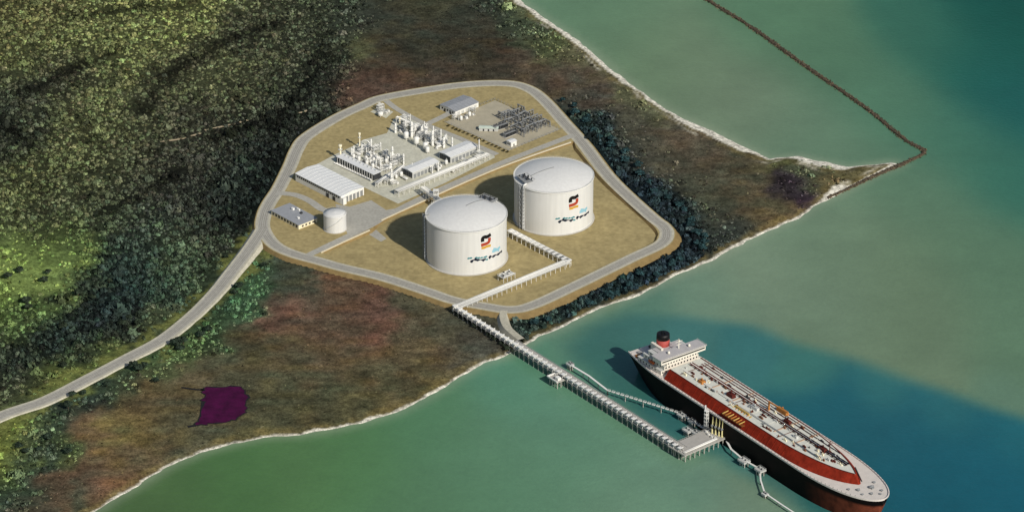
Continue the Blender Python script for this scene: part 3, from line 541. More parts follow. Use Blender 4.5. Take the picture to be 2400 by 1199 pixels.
# ------------------------------------------------------------------ big storage tanks
TR, TH, DOME = 40.0, 48.0, 8.5
def tank_pt(phi, z, r=TR): return (r * math.sin(phi), -r * math.cos(phi), z)       # phi 0 faces the viewer's side, positive to the right
def ribbon(b, pts, wd, r=TR + .07):
    """painted stroke on the shell: pts are (arc metres, height)"""
    P_ = catmull([(p[0], p[1], 0) for p in pts], .5); N = normals2(P_)
    wv = wd if np.ndim(wd) else np.full(len(P_), wd)
    a = P_[:, :2] + N * wv[:, None] / 2; c = P_[:, :2] - N * wv[:, None] / 2; n = len(P_)
    vs = [tank_pt(q[0] / TR, q[1], r) for q in np.r_[a, c]]
    b.add(vs, [(i, i + 1, n + i + 1, n + i) for i in range(n - 1)])
def make_tank(label, px, py, plat_phi, rphi):
    q = G(px, py, ZB); t = thing('storage_tank', label, 'tank', (q[0], q[1], ZB), 0, 'the two big white storage tanks')
    b = MB(); b.lathe([(TR + 1.6, 0), (TR + 1.6, .7), (TR + .1, .75)], 96); b.build('base_slab', CONC, t)
    b = MB(); b.lathe([(TR, .7 + k * (TH - .7) / 12) for k in range(13)], 128, cap=False); b.build('wall', TANKW, t)
    Rs = (TR * TR + DOME * DOME) / (2 * DOME); pr = []
    for k in range(25):
        r = (TR - .2) * (1 - k / 24); pr.append((max(r, .05), TH + math.sqrt(Rs * Rs - r * r) - (Rs - DOME)))
    b = MB(); b.lathe(pr, 128, cap=False); b.build('dome_roof', TANKW, t)
    b = MB(); b.lathe([(TR - .1, TH - .7), (TR + .9, TH - .7), (TR + .9, TH + .1), (TR - .4, TH + .15)], 128, smooth=False, cap=False); b.build('wind_girder', WHITE, t)
    b = MB()
    for k in range(96):
        a = 2 * math.pi * k / 96; p = (math.cos(a) * (TR + .75), math.sin(a) * (TR + .75)); b.bar((p[0], p[1], TH + .1), (p[0], p[1], TH + 1.3), .14)
    for zz in (TH + .7, TH + 1.3): b.tube([(math.cos(2 * math.pi * k / 96) * (TR + .75), math.sin(2 * math.pi * k / 96) * (TR + .75), zz) for k in range(97)], .08, 5)
    b.build('handrail', LGREY, t)
    # vertical pipe riser and stair tower on the shaded side
    for dphi, m_, rr in ((0, WHITE, .8), (R(2.2), LGREY, .45)):
        b = MB(); ph = rphi + dphi; b.tube([tank_pt(ph, 1, TR + 1.6), tank_pt(ph, TH + .5, TR + 1.6), tank_pt(ph, TH + 2.2, TR + .6), tank_pt(ph, TH + 2.8, TR - 3)], rr, 10); b.build('riser_pipe', m_, t)
    b = MB()
    for k in range(12): b.bar(tank_pt(rphi - R(1), 3 + k * 4, TR), tank_pt(rphi + R(3.5), 3 + k * 4, TR + 2.6), .4)
    for ph in (math.degrees(rphi) - 4.5, math.degrees(rphi) - 8): b.bar(tank_pt(R(ph), 0, TR + 3.4), tank_pt(R(ph), TH + 1, TR + 3.4), .35); b.bar(tank_pt(R(ph), 0, TR + .6), tank_pt(R(ph), TH + 1, TR + .6), .3)
    for k in range(16):
        z = k * 3.0; a, c = math.degrees(rphi) - 4.5, math.degrees(rphi) - 8; a, c = (a, c) if k % 2 else (c, a); b.bar(tank_pt(R(a), z, TR + 2), tank_pt(R(c), z + 3, TR + 2), 1.2, .25)
    b.build('stair_tower', MGREY, t)
    # roof platform with pipework, and the walkway to the crown

    b = MB(); zp = TH + 3.6
    c0 = Vector(tank_pt(plat_phi, zp, TR - 8)); ex = Vector((math.cos(plat_phi), math.sin(plat_phi), 0)); ey = Vector((-math.sin(plat_phi), math.cos(plat_phi), 0))
    def loc(x, y, z): v = c0 + ex * x + ey * y; return (v.x, v.y, zp + z)
    b.add([loc(x, y, z) for z in (0, .4) for x, y in ((-9, -6), (9, -6), (9, 6), (-9, 6))], [(4, 5, 6, 7), (3, 2, 1, 0), (0, 1, 5, 4), (1, 2, 6, 5), (2, 3, 7, 6), (3, 0, 4, 7)])
    pf = b.build('roof_platform', MGREY, t)
    b = MB()
    for x in (-8, -2.7, 2.7, 8):
        for y in (-5, 5): b = MB(); b.bar(loc(x, y, -5.2), loc(x, y, 0), .45); b.build('platform_leg', LGREY, pf)
    b = MB()
    for x in np.linspace(-8.8, 8.8, 9):
        for y in (-5.8, 5.8): b.bar(loc(x, y, .4), loc(x, y, 1.6), .15)
    for y in (-5.8, 5.8): b.bar(loc(-8.8, y, 1.6), loc(8.8, y, 1.6), .18)
    for x in (-8.8, 8.8): b.bar(loc(x, -5.8, 1.6), loc(x, 5.8, 1.6), .18)
    b.build('railing', LGREY, pf)
    b = MB()
    for (x, y, h, r) in ((-5, 1, 3.2, .8), (-2, -2, 2.4, .7), (1, 2, 3.6, .9), (4, -1, 2.6, .7), (6.5, 3, 3, .6), (-6.8, -3.5, 2, .6)): b.tube([loc(x, y, .4), loc(x, y, h)], r, 8)
    b.tube([loc(-7, 0, 2), loc(7, 0, 2)], .45, 8); b.build('pump_head', DGREY, pf)
    b = MB()
    for k in range(14):
        f0 = 1 - k / 14; r0 = (TR - 14) * f0; r1 = (TR - 14) * (1 - (k + 1) / 14)
        zz = lambda r: TH + math.sqrt(Rs * Rs - r * r) - (Rs - DOME) + .5
        b.bar(tank_pt(plat_phi, zz(r0), r0), tank_pt(plat_phi, zz(r1), r1), .7, .25)
    b.build('roof_walkway', MGREY, t)
    # painted emblem: black, red and gold strokes, and a run of blue script below it
    s0, z0 = TR * R(29.5), 35.3
    S = lambda L: [(s0 + x, z0 + z) for x, z in L]
    b = MB(); ribbon(b, S([(-3.6, .2), (-3.8, 2.6), (-3.2, 4.5), (-1.5, 5.1), (.6, 4.7), (2.4, 4.9), (5.6, 6.2)]), 3.8); b.build('black_emblem_stroke', mat('emblem_black', (14, 12, 12), .5, .05), t)
    b = MB(); ribbon(b, S([(3.7, 2.9), (4.0, .6), (3.2, -1.6), (.6, -2.6), (-2.4, -3.0), (-5.4, -3.2)]), 3.3, TR + .09); b.build('red_emblem_stroke', mat('emblem_red', (164, 62, 38), .5, .1), t)
    b = MB(); ribbon(b, S([(-5.0, -6.3), (-2.2, -6.6), (1.6, -5.9), (5.6, -6.2)]), 2.7, TR + .07); b.build('gold_emblem_stroke', mat('emblem_gold', (196, 150, 52), .5, .1), t)
    NAVY = mat('script_navy', (14, 26, 44), .5, .1); TEAL = mat('script_teal', (58, 128, 134), .5, .1); PALEB = mat('script_pale_blue', (140, 186, 200), .5, .1)
    def SC(x, y):
        X_ = 1090 + x / 12; ph = math.asin(max(-1, min(1, (X_ - 1093.5) / 94.5))); return (TR * ph, (601 + 43.9 * math.cos(ph) - (530 + y / 12)) / 2.08)
    cl_ = [SC(x, y) for x, y in ((165, 1010), (230, 962), (300, 938), (360, 950), (440, 940), (530, 948), (590, 900))]
    b = MB(); L_ = catmull([(p[0], p[1], 0) for p in cl_], .5); ribbon(b, cl_, 1.7 + .9 * np.sin(np.arange(len(catmull([(p[0], p[1], 0) for p in cl_], .5))) * .55)); 
    c2 = [SC(x, y) for x, y in ((690, 900), (710, 850), (790, 850), (860, 812), (930, 790), (980, 745), (1045, 695))]
    ribbon(b, c2, 1.7 + .8 * np.sin(np.arange(len(catmull([(p[0], p[1], 0) for p in c2], .5))) * .6))
    for x, y in ((205, 985), (300, 930), (525, 950), (705, 875), (800, 845), (965, 760)): ribbon(b, [SC(x - 22, y + 28), SC(x + 4, y), SC(x + 14, y - 34)], 2.3, TR + .1)
    b.build('navy_script', NAVY, t)
    for x, y in ((330, 880), (400, 885), (480, 880), (560, 870), (600, 850), (620, 930), (120, 900), (180, 890)): b = MB(); ribbon(b, [SC(x - 34, y + 22), SC(x, y - 4), SC(x + 28, y + 12)], 1.5, TR + .08); b.build('teal_script_stroke', TEAL, t)
    b = MB(); ribbon(b, [SC(770, 710), SC(840, 690), (SC(920, 650)), SC(990, 580)], 3.0, TR + .06); ribbon(b, [SC(800, 640), SC(880, 640), SC(960, 690)], 2.0, TR + .08); b.build('pale_blue_swash', PALEB, t)
    return t
make_tank('big white domed storage tank at the corner of the pipe bridge from the plant', 1093.5, 601, R(140), R(-82))
make_tank('big white domed storage tank beside the curving east side of the perimeter road', 1297.5, 509.5, R(-62), R(-48))

# small white tank
q = G(785.5, 535, ZP); t = thing('water_tank', 'small white cylindrical tank with a low cone roof', 'tank', (q[0], q[1], ZP + .06))
b = MB(); b.lathe([(11.5, 0), (11.5, 17.2)], 48, cap=False); b.build('wall', TANKW, t)
b = MB(); b.lathe([(11.8, 17.2), (11.8, 17.5), (6, 18.6), (.1, 19.6)], 48, cap=False); b.build('roof', TANKW, t)
b = MB(); b.lathe([(12.3, 0), (12.3, .5), (11.4, .55)], 48, cap=False); b.build('base_slab', CONC, t)
b = MB()
for k in range(28):
    a = R(200) + k * R(4); a2 = a + R(4); b.bar((math.cos(a) * 12, math.sin(a) * 12, k * .61), (math.cos(a2) * 12, math.sin(a2) * 12, (k + 1) * .61), .8, .2)
b.build('stair', LGREY, t)
b = MB(); b.tube([(math.cos(2 * math.pi * k / 40) * 11.6, math.sin(2 * math.pi * k / 40) * 11.6, 18.6) for k in range(41)], .07, 5)
for k in range(40): b.bar((math.cos(2 * math.pi * k / 40) * 11.6, math.sin(2 * math.pi * k / 40) * 11.6, 17.5), (math.cos(2 * math.pi * k / 40) * 11.6, math.sin(2 * math.pi * k / 40) * 11.6, 18.6), .12)
b.build('handrail', LGREY, t)

# ------------------------------------------------------------------ buildings
# local x runs away up the plant grid (bearing PA), local y to its left; front (-y) walls face the sun
def building(name, label, corner, L, W, H, rz, wallm, roofm, rise, loc_z=ZP + .08, front=None, left=None, group=None, cat='building', ribs=0):
    """corner: photo point of the foot of the near corner; L along local x, W along local y"""
    q = G(corner[0], corner[1], loc_z); t = thing(name, label, cat, (q[0], q[1], loc_z), rz, group)
    b = MB(); b.box(0, L, 0, W, 0, H)
    if rise: b.add([(0, 0, H), (0, W, H), (0, W / 2, H + rise), (L, 0, H), (L, W, H), (L, W / 2, H + rise)], [(0, 2, 1), (3, 4, 5)]) if W < 1e9 else None
    b.build('wall', wallm, t)
    b = MB()
    if rise: b.gable(0, L, 0, W, H, rise)
    else: b.box(-.4, L + .4, -.4, W + .4, H + .02, H + .5)
    rf = b.build('roof', roofm, t)
    if ribs:
        rb = MB(); rb.box(-.12, .12, -.5, W + .5, H + .52, H + .75) if not rise else None
        if rise:
            for s_ in (0, 1):
                y0, y1 = (-.5, W / 2) if s_ == 0 else (W / 2, W + .5); z0, z1 = (H + .3, H + rise + .3) if s_ == 0 else (H + rise + .3, H + .3)
                rb.bar((0, y0, z0), (0, y1, z1), .3, .3)
        me = rb.mesh('roof_seam'); me.materials.append(roofm)
        for k in range(ribs): link('roof_seam', me, rf, (L * (k + .5) / ribs, 0, 0))
    return t
def row(parent, name, n, axis_, span, fixed, w_, z0, z1, m, depth=.25, sign=-1):
    """n alike openings along a wall; axis 'x' on the y=fixed wall, 'y' on the x=fixed wall"""
    b = MB()
    if axis_ == 'x': b.box(-w_ / 2, w_ / 2, -depth / 2, depth / 2, z0, z1)
    else: b.box(-depth / 2, depth / 2, -w_ / 2, w_ / 2, z0, z1)
    me = b.mesh(name); me.materials.append(m)
    for k in range(n):
        p = span[0] + (span[1] - span[0]) * (k + .5) / n; link(name, me, parent, (p, fixed, 0) if axis_ == 'x' else (fixed, p, 0))
# white warehouse: ridge along its length (down-right in the photo) so its local x = PA-90
t = building('warehouse', 'large white warehouse with a low roof and open bays in its end wall', (693, 424), 72, 31, 8.6, R(-47.2), WHITE, ROOFW, 1.7, ribs=12)
row(t, 'window', 22, 'x', (2, 70), -.06, 1.9, 5.6, 7.6, GLASS); row(t, 'door', 2, 'x', (46, 66), -.08, 4.2, .05, 4.6, DGREY)
row(t, 'bay_door', 5, 'y', (5, 30), 72.05, 3.6, .05, 6.2, MGREY); row(t, 'pilaster', 6, 'y', (2.6, 32), 72.35, 1.2, .05, 7.6, WHITE, .8)
b = MB(); b.box(72.1, 75.5, 0.2, 4.4, .05, 7.2); b.build('entrance_porch', WHITE, t)
b = MB(); b.box(0, 72, -.35, -.1, 7.9, 8.5); b.build('gutter', MGREY, t)
# small grey-roofed control building
t = building('control_building', 'low grey flat-roofed building beside the small white tank', (636, 503), 44, 24, 4.6, R(-48), CREAM, ROOFG, 0)
row(t, 'window', 9, 'x', (1, 43), -.06, 2.7, 1.1, 3.8, GLASS); row(t, 'window', 4, 'y', (3, 21), 44.06, 2.2, 1.4, 3.2, GLASS); row(t, 'door', 1, 'y', (19, 23), 44.08, 1.6, .05, 3.0, DGREY)
for k, (x, y, sx, sy, h) in enumerate(((12, 16, 3, 2.4, 2), (25, 17, 2.2, 2.2, 1.6), (31, 8, 2.6, 2, 1.5), (16, 20, 4, 1.6, 1.7))):
    b = MB(); b.box(x, x + sx, y, y + sy, 5.12, 5.12 + h); b.build('roof_unit', WHITE if k != 1 else DGREY, t)
# grey-roofed building by the substation: ridge along PA
t = building('maintenance_building', 'grey-roofed building with white side wall by the substation yard', (1067, 273), 34, 24, 5.6, PA, WHITE, ROOFG, 1.5, ribs=7)
row(t, 'bay_door', 5, 'x', (2, 32), -.06, 4.0, .05, 3.9, LGREY); row(t, 'window', 5, 'y', (2, 22), -.06, 2.2, 2.4, 4.2, GLASS); row(t, 'door', 2, 'y', (3, 21), -.08, 2.6, .05, 2.3, DARK)
# compressor shelters (striped roofs)
t = building('compressor_building', 'long white ribbed-roof shelter nearer the white warehouse end of the plant', (967, 419), 37, 15, 7, PA, LGREY, ROOFW, 1.2, ribs=10, group='ribbed-roof compressor shelters')
row(t, 'louvre_panel', 5, 'y', (.6, 14.4), -.06, 2.3, .6, 6.4, DGREY); row(t, 'bay_door', 7, 'x', (1, 36), -.06, 3.8, .05, 4.4, MGREY)
t = building('compressor_building', 'long white ribbed-roof shelter nearer the substation end of the plant', (1056, 383), 38, 17, 7, PA, LGREY, ROOFW, 1.2, ribs=10, group='ribbed-roof compressor shelters')
row(t, 'louvre_panel', 6, 'y', (.6, 16.4), -.06, 2.3, .6, 6.4, DGREY); row(t, 'bay_door', 7, 'x', (1, 37), -.06, 3.8, .05, 4.4, MGREY)
# long open-sided vaporiser shelter
t = building('vaporiser_building', 'long white flat-roofed shelter with a dark open side facing the warehouse', (789, 381), 58, 10, 6.8, R(-46.5), DGREY, ROOFW, 0)
row(t, 'column', 15, 'x', (0, 58), -.5, .5, .05, 6.8, LGREY, .5); row(t, 'pump', 14, 'x', (1, 57), -2.2, 2.2, .05, 1.7, WHITE, 1.8)
b = MB(); b.tube([(0, -3.6, 1.1), (58, -3.6, 1.1)], .45, 8); b.build('header_pipe', WHITE, t)
row(t, 'roof_vent', 9, 'x', (3, 56), 7.5, 1.4, 7.32, 8.4, LGREY, 1.4)
# substation relay house and small box
t = building('relay_house', 'small white relay house at the near edge of the substation', (1198, 345), 8, 7, 5, PA, WHITE, ROOFW, .7); row(t, 'door', 1, 'x', (3, 5), -.06, 1.5, .05, 2.6, DGREY); row(t, 'window', 2, 'y', (1, 6), -.06, 1.4, 2, 3.4, GLASS)
t = building('switch_house', 'long low pale switch house in the substation yard', (1123, 307), 20, 6, 3.4, R(-4), LGREY, mat('pale_green_roof', (196, 206, 190), .6), .6); row(t, 'door', 3, 'x', (2, 18), -.06, 1.5, .05, 2.5, DGREY)

# ------------------------------------------------------------------ process equipment
def base(px, py, z=ZP + .08): q = G(px, py, z); return (q[0], q[1], z)
def stack_proto():
    t = thing('flare_stack', '-', 'stack'); b = MB(); b.lathe([(1.0, 0), (1.0, 1), (.8, 1.2), (.62, 9), (.62, 12.2)], 14); b.build('shaft', CREAM, t)
    b = MB(); b.lathe([(.7, 11.6), (1.35, 12), (1.35, 13.6), (.9, 13.8)], 14); b.build('tip', CREAM, t); b = MB(); b.lathe([(1.7, 9.4), (1.7, 9.6)], 14); b.build('platform', LGREY, t)
    b = MB()
    for k in range(22): b.bar((.85, -.3, .6 + k * .5), (.85, .3, .6 + k * .5), .1)
    b.bar((.9, -.3, .3), (.9, -.3, 11.4), .1); b.bar((.9, .3, .3), (.9, .3, 11.4), .1); b.build('ladder', LGREY, t); return t
def column_proto(m=WHITE):
    t = thing('process_column', '-', 'column'); b = MB(); b.lathe([(1.1, 0), (1.1, 1.2), (.95, 1.3), (.95, 9.4), (.8, 10), (.3, 10.3)], 14); b.build('shell', m, t)
    for z in (4.2, 7.8): b = MB(); b.lathe([(1.75, z), (1.75, z + .2)], 14); b.build('platform', LGREY, t)
    b = MB(); b.tube([(.95, .6, .3), (1.5, .9, .5), (1.5, .9, 9), (.6, .4, 10.4), (.1, 0, 10.3)], .22, 6); b.build('overhead_pipe', m, t); return t
def drum_proto():
    t = thing('pressure_drum', '-', 'vessel'); b = MB(); b.lathe([(.3, .9), (1.3, 1.2), (1.55, 1.6), (1.55, 4.6), (1.3, 5.1), (.3, 5.4)], 14); b.build('shell', WHITE, t)
    b = MB()
    for k in range(4): a = R(45 + 90 * k); b.bar((math.cos(a) * 1.3, math.sin(a) * 1.3, 0), (math.cos(a) * 1.3, math.sin(a) * 1.3, 2), .28)
    b.build('leg_frame', LGREY, t); b = MB(); b.tube([(0, 0, 5.2), (0, 0, 6.2), (1.2, .8, 6.3), (2.2, 1.4, 5.5), (2.2, 1.4, .2)], .24, 6); b.build('outlet_pipe', LGREY, t); return t
def bullet_proto():
    t = thing('horizontal_vessel', '-', 'vessel'); b = MB(); n = 14; prof = [(.2, -4.2), (1.0, -3.8), (1.35, -3.2), (1.35, 3.2), (1.0, 3.8), (.2, 4.2)]; vs = []; fs = []
    for r, x in prof:
        for i in range(n): a = 2 * math.pi * i / n; vs.append((x, r * math.cos(a), 2.4 + r * math.sin(a)))
    for j in range(5):
        for i in range(n): k = (i + 1) % n; fs.append((j * n + i, j * n + k, (j + 1) * n + k, (j + 1) * n + i))
    fs += [tuple(range(n)), tuple(range(5 * n, 6 * n))[::-1]]
    b.add(vs, fs, True); b.build('shell', WHITE, t)
    for x in (-2.4, 2.4): b = MB(); b.box(x - .3, x + .3, -1.1, 1.1, 0, 1.5); b.build('saddle', CONC, t)
    b = MB(); b.tube([(1, 0, 3.6), (1, 0, 4.6), (2.8, 0, 4.7)], .25, 6); b.build('nozzle', LGREY, t); return t
def skid_proto():
    t = thing('pump_skid', '-', 'equipment'); b = MB(); b.box(-2.4, 2.4, -1.5, 1.5, 0, .4); b.build('base_frame', CONC, t)
    b = MB(); b.box(-2, .2, -1, 1, .4, 2.2, .15); b.build('housing', WHITE, t); b = MB(); b.lathe([(.7, .4), (.7, 1.9), (.3, 2.2)], 10, 1.2); b.build('motor', MGREY, t); b = MB(); b.tube([(1.2, 0, 1.6), (1.2, -1, 2.6), (-.5, -1.3, 2.8), (-2.2, -1.3, .4)], .18, 6); b.build('pipe', LGREY, t); return t
def rackframe_proto():
    t = thing('pipe_stand', '-', 'pipework'); b = MB()
    for x in (-3, 3):
        for y in (-2, 2): b.bar((x, y, 0), (x, y, 6.2), .32)
    for z in (3.4, 6.0):
        for x in (-3, 3): b.bar((x, -2.3, z), (x, 2.3, z), .32)
        for y in (-2, 2): b.bar((-3, y, z), (3, y, z), .28)
    b.build('steel_frame', LGREY, t)
    for y, z, r in ((-1.2, 3.8, .3), (.1, 3.75, .22), (1.2, 3.8, .3), (-.8, 6.45, .32), (.8, 6.4, .24)): b = MB(); b.tube([(-3.8, y, z), (3.8, y, z)], r, 7); b.build('pipe', WHITE, t)
    return t
def loop_proto():
    t = thing('expansion_loop', '-', 'pipe'); b = MB(); pts = [(-4, 0, .3), (-4, 0, 3)] + [(-4 + 8 * (1 - math.cos(a)) / 2, 0, 3 + 3.2 * math.sin(a)) for a in np.linspace(.2, math.pi - .2, 9)] + [(4, 0, 3), (4, 0, .3)]
    b.tube(pts, .55, 8); b.build('pipe', WHITE, t)
    for x in (-4, 4): b = MB(); b.lathe([(.9, 0), (.9, .5)], 10, x); b.build('footing', CONC, t)
    return t
PROTO = dict(stack=stack_proto(), column=column_proto(), drum=drum_proto(), bullet=bullet_proto(), skid=skid_proto(), frame=rackframe_proto(), loop=loop_proto())
FIRST = set()
def put(kind, px, py, label, group=None, s=1.0, sz=None, rz=PA, z=ZP + .08):
    p = PROTO[kind]; o = copy_tree(p) if kind in FIRST else p; FIRST.add(kind)
    o.location = base(px, py, z); o.rotation_euler = (0, 0, rz); k_ = {'column': (1.25, 1.5), 'stack': (1.2, 1.2)}.get(kind, (1.15, 1.15)); o.scale = (s * k_[0], s * k_[0], (sz or s) * k_[1]); tag(o, label, o['category'], group)
    if group is None and 'group' in o: del o['group']
    return o
put('stack', 798, 374, 'thick cream vent stack with a wide tip at the western corner of the plant', None, 1.2, 1.05)
put('stack', 843, 346, 'thin cream vent stack standing clear on the north-west edge of the plant', None, .85, 1.05)
put('stack', 937, 299, 'cream vent stack at the northern corner of the plant by the service road', None, .8, .7)
for x, y, s, sz in ((870, 352, .8, .85), (920, 379, .9, 1.15), (946, 385, .7, .8), (935, 380, .6, .65), (906, 371, .6, .7), (892, 352, .6, .6)): put('column', x, y, 'slim white process column in the western equipment block', 'columns of the western block', s, sz)
for x, y, s, sz in ((965, 322, 1.1, 1.2), (1014, 342, 1.0, 1.15), (1040, 347, .9, .8), (988, 318, .7, .7), (1060, 345, .7, .75), (927, 312, .9, .75)): put('column', x, y, 'white process column in the northern equipment block', 'columns of the northern block', s, sz)
for x, y, s, sz in ((1123, 362, .5, 1.15), (1027, 402, .6, .7), (1013, 407, .5, .6), (918, 430, .9, 1.1), (966, 400, .4, .6)): put('column', x, y, 'thin white pole-like column beside the long pipe rack', 'columns by the pipe rack', s, sz)
put('loop', 857, 343, 'white arched pipe loop beside the western vent stacks', 'pipe loops', 1.0, 1, R(-20)); put('loop', 902, 366, 'white arched pipe loop amid the western equipment block', 'pipe loops', .8, .8, R(-46))
for x, y, s in ((952, 327, 1.5), (976, 340, 1.6), (997, 352, 1.5), (1002, 359, 1.2)): put('drum', x, y, 'fat white drum along the open paving of the northern block', 'drums beside the open paving', s)
rp = random.Random(21)
def quad(P_, u, v):
    a, b_, c, d_ = [np.array(p, float) for p in P_]; return a * (1 - u) * (1 - v) + b_ * u * (1 - v) + c * u * v + d_ * (1 - u) * v
rnd = random.Random(5)
def fill(P_, nu, nv, label, group, skip=0.0):
    for i in range(nu):
        for j in range(nv):
            if rnd.random() < skip: continue
            q = quad(P_, (i + .5 + rnd.uniform(-.25, .25)) / nu, (j + .5 + rnd.uniform(-.25, .25)) / nv); k = rnd.choice(('drum', 'skid', 'frame', 'frame', 'bullet', 'skid', 'drum'))
            nm = {'drum': 'white pressure drum on legs', 'skid': 'white pump skid', 'frame': 'small frame carrying white pipes', 'bullet': 'white horizontal vessel on saddles'}[k]
            put(k, q[0], q[1], nm + label, group + ': ' + k, rnd.uniform(.75, 1.1), None, PA + rnd.choice((0, R(90))))
fill([(815, 370), (862, 341), (948, 384), (900, 410)], 11, 5, ' in the western equipment block', 'western block', .1)
fill([(930, 305), (945, 281), (1062, 333), (1030, 352)], 13, 5, ' in the northern equipment block', 'northern block', .08)
fill([(890, 425), (930, 405), (960, 420), (925, 440)], 4, 3, ' in the small southern equipment block', 'southern block', .1)
fill([(1035, 408), (1145, 362), (1150, 368), (1045, 415)], 9, 1, ' along the far side of the long rack', 'rack side equipment', .1)
fill([(1000, 402), (1046, 380), (1056, 386), (1010, 408)], 4, 2, ' between the two ribbed-roof shelters', 'equipment between shelters', .1)
fill([(875, 264), (890, 254), (914, 263), (900, 273)], 4, 2, ' on the paved corner by the perimeter road', 'corner equipment', .1)
put('drum', 892, 273, 'big white dome-topped drum on the paved corner by the perimeter road', None, 1.6, .9)
fill([(1058, 279), (1110, 262), (1118, 268), (1075, 288)], 4, 2, ' between the grey-roofed building and the substation', 'substation edge equipment', .2)

for k in range(16):
    q = quad([(815, 370), (862, 341), (948, 384), (900, 410)], rp.random(), rp.random()); put('column', q[0], q[1], 'slim white process column in the western equipment block', 'columns of the western block', rp.uniform(.35, .6), rp.uniform(.5, .85))
for k in range(18):
    q = quad([(930, 305), (945, 281), (1062, 333), (1030, 352)], rp.random(), rp.random()); put('column', q[0], q[1], 'white process column in the northern equipment block', 'columns of the northern block', rp.uniform(.35, .6), rp.uniform(.5, .9))
# ------------------------------------------------------------------ pipe racks
def rack(name, label, A, B, wd, hgt, npipe, spacing, z0, deck=True, group=None, piles=None, bright=False):
    A = np.asarray(A, float); B = np.asarray(B, float); dv = B[:2] - A[:2]; L = float(np.hypot(*dv)); rz = math.atan2(dv[1], dv[0])
    t = thing(name, label, 'pipe rack', (A[0], A[1], z0), rz, group); n = max(2, round(L / spacing)) 
    b = MB()
    for y in (-wd / 2, wd / 2): b.bar((0, y, -(piles or 0)), (0, y, hgt), .4)
    b.bar((0, -wd / 2 - .4, hgt), (0, wd / 2 + .4, hgt), .45); b.bar((0, -wd / 2, hgt * .55), (0, wd / 2, hgt * .55), .35)
    if bright: b.box(-1.5, 1.5, -wd / 2 - .5, wd / 2 + .1, hgt + .95, hgt + 1.3)
    me = b.mesh('bent'); me.materials.append(WHITE)
    for k in range(n + 1): link('bent', me, t, (L * k / n, 0, 0))
    for k in range(npipe):
        y = -wd / 2 + wd * (k + .5) / npipe; r = (.42, .3, .5, .26)[k % 4]; b = MB(); b.tube([(-.5, y, hgt + .25 + r), (L + .5, y, hgt + .25 + r)], r, 8); b.build('pipe', WHITE if k % 3 else LGREY, t)
    if deck:
        b = MB(); b.bar((0, -wd / 2, hgt), (L, -wd / 2, hgt), .4); b.bar((0, wd / 2, hgt), (L, wd / 2, hgt), .4); b.build('side_beam', WHITE, t)
        b = MB(); b.bar((0, wd / 2 + 1.0, hgt + .1), (L, wd / 2 + 1.0, hgt + .1), 1.3, .2); b.build('walkway', LGREY, t)
    return t
def at(px, py, z): return G(px, py, z)
rack('pipe_rack', 'long white pipe rack along the southern edge of the process plant', at(930, 449, ZP + 5), at(1143, 362, ZP + 5), 6, 5.5, 7, 7, ZP + .08)
rack('pipe_rack', 'short white pipe rack linking the warehouse side to the southern block', at(883, 431, ZP + 4), at(918, 407, ZP + 4), 3, 4.6, 4, 6, ZP + .08)
rack('pipe_rack', 'white pipe rack along the service road behind the northern block', at(931, 277, ZP + 5), at(1000, 308, ZP + 5), 3.2, 6, 4, 6, ZP + .08)
rack('pipe_rack', 'white pipe rack running across the plant between the western and southern blocks', at(905, 425, ZP + 4), at(946, 391, ZP + 4), 3, 5, 4, 6, ZP + .08)
rack('pipe_rack', 'white pipe bridge crossing the plant road to the nearer big tank', at(990, 441, ZP + 7), at(1030, 473, ZP + 7), 5, 8, 5, 6, ZP + .08)
rack('pipe_rack', 'white pipe rack running from between the big tanks to the rack corner', at(1196, 541, ZB + 6), at(1333, 612, ZB + 6), 6, 6, 6, 6.5, ZB, bright=True)
rack('pipe_rack', 'white pipe rack from the rack corner down to the head of the jetty', at(1330, 611, ZB + 6), at(1066, 720, ZB + 6), 7, 6, 8, 6.5, ZB)
# riser tower where the bridge meets the first tank
q = G(1022, 474, ZP); t = thing('riser_tower', 'white riser tower between the plant road and the nearer big tank', 'tower', (q[0], q[1], ZP)); b = MB()
for x in (-2.5, 2.5):
    for y in (-2.5, 2.5): b.bar((x, y, 0), (x, y, 14), .4)
for z in (4.5, 9, 13.8): b.box(-2.8, 2.8, -2.8, 2.8, z, z + .25)
b.build('frame', WHITE, t)
for x, y in ((-1, -1), (1, -1), (0, 1)): b = MB(); b.tube([(x, y, 0), (x, y, 13), (x + 1, y - 2, 14.6)], .5, 8); b.build('pipe', WHITE, t)
# valve station on the jetty rack
q = G(1188, 655, ZB); t = thing('valve_station', 'white valve station bulging from the rack between the nearer tank and the jetty', 'equipment', (q[0], q[1], ZB), R(41.5)); b = MB(); b.box(-8, 8, -4, 5, 5.2, 5.6); b.build('deck', LGREY, t)
for x in (-7.5, -2.5, 2.5, 7.5):
    for y in (-3.5, 4.5): b = MB(); b.bar((x, y, 0), (x, y, 5.2), .4); b.build('leg', WHITE, t)
for k in range(6): b = MB(); b.lathe([(.5, 5.6), (.5, 7.2), (.9, 7.3), (.9, 7.9), (.3, 8.2)], 9, -6 + k * 2.4, (k % 3) * 2.4 - 1.5); b.build('valve', WHITE if k % 2 else DGREY, t)
b = MB(); b.tube([(-7, -3, 6.4), (7, -3, 6.4)], .4, 7); b.tube([(-7, 3.8, 6.6), (7, 3.8, 6.6)], .4, 7); b.build('pipe', WHITE, t)
b = MB()
for y in (-4, 5): b.bar((-8, y, 6.9), (8, y, 6.9), .15)
for x in np.linspace(-8, 8, 7):
    for y in (-4, 5): b.bar((x, y, 5.6), (x, y, 6.9), .15)
b.build('railing', WHITE, t)
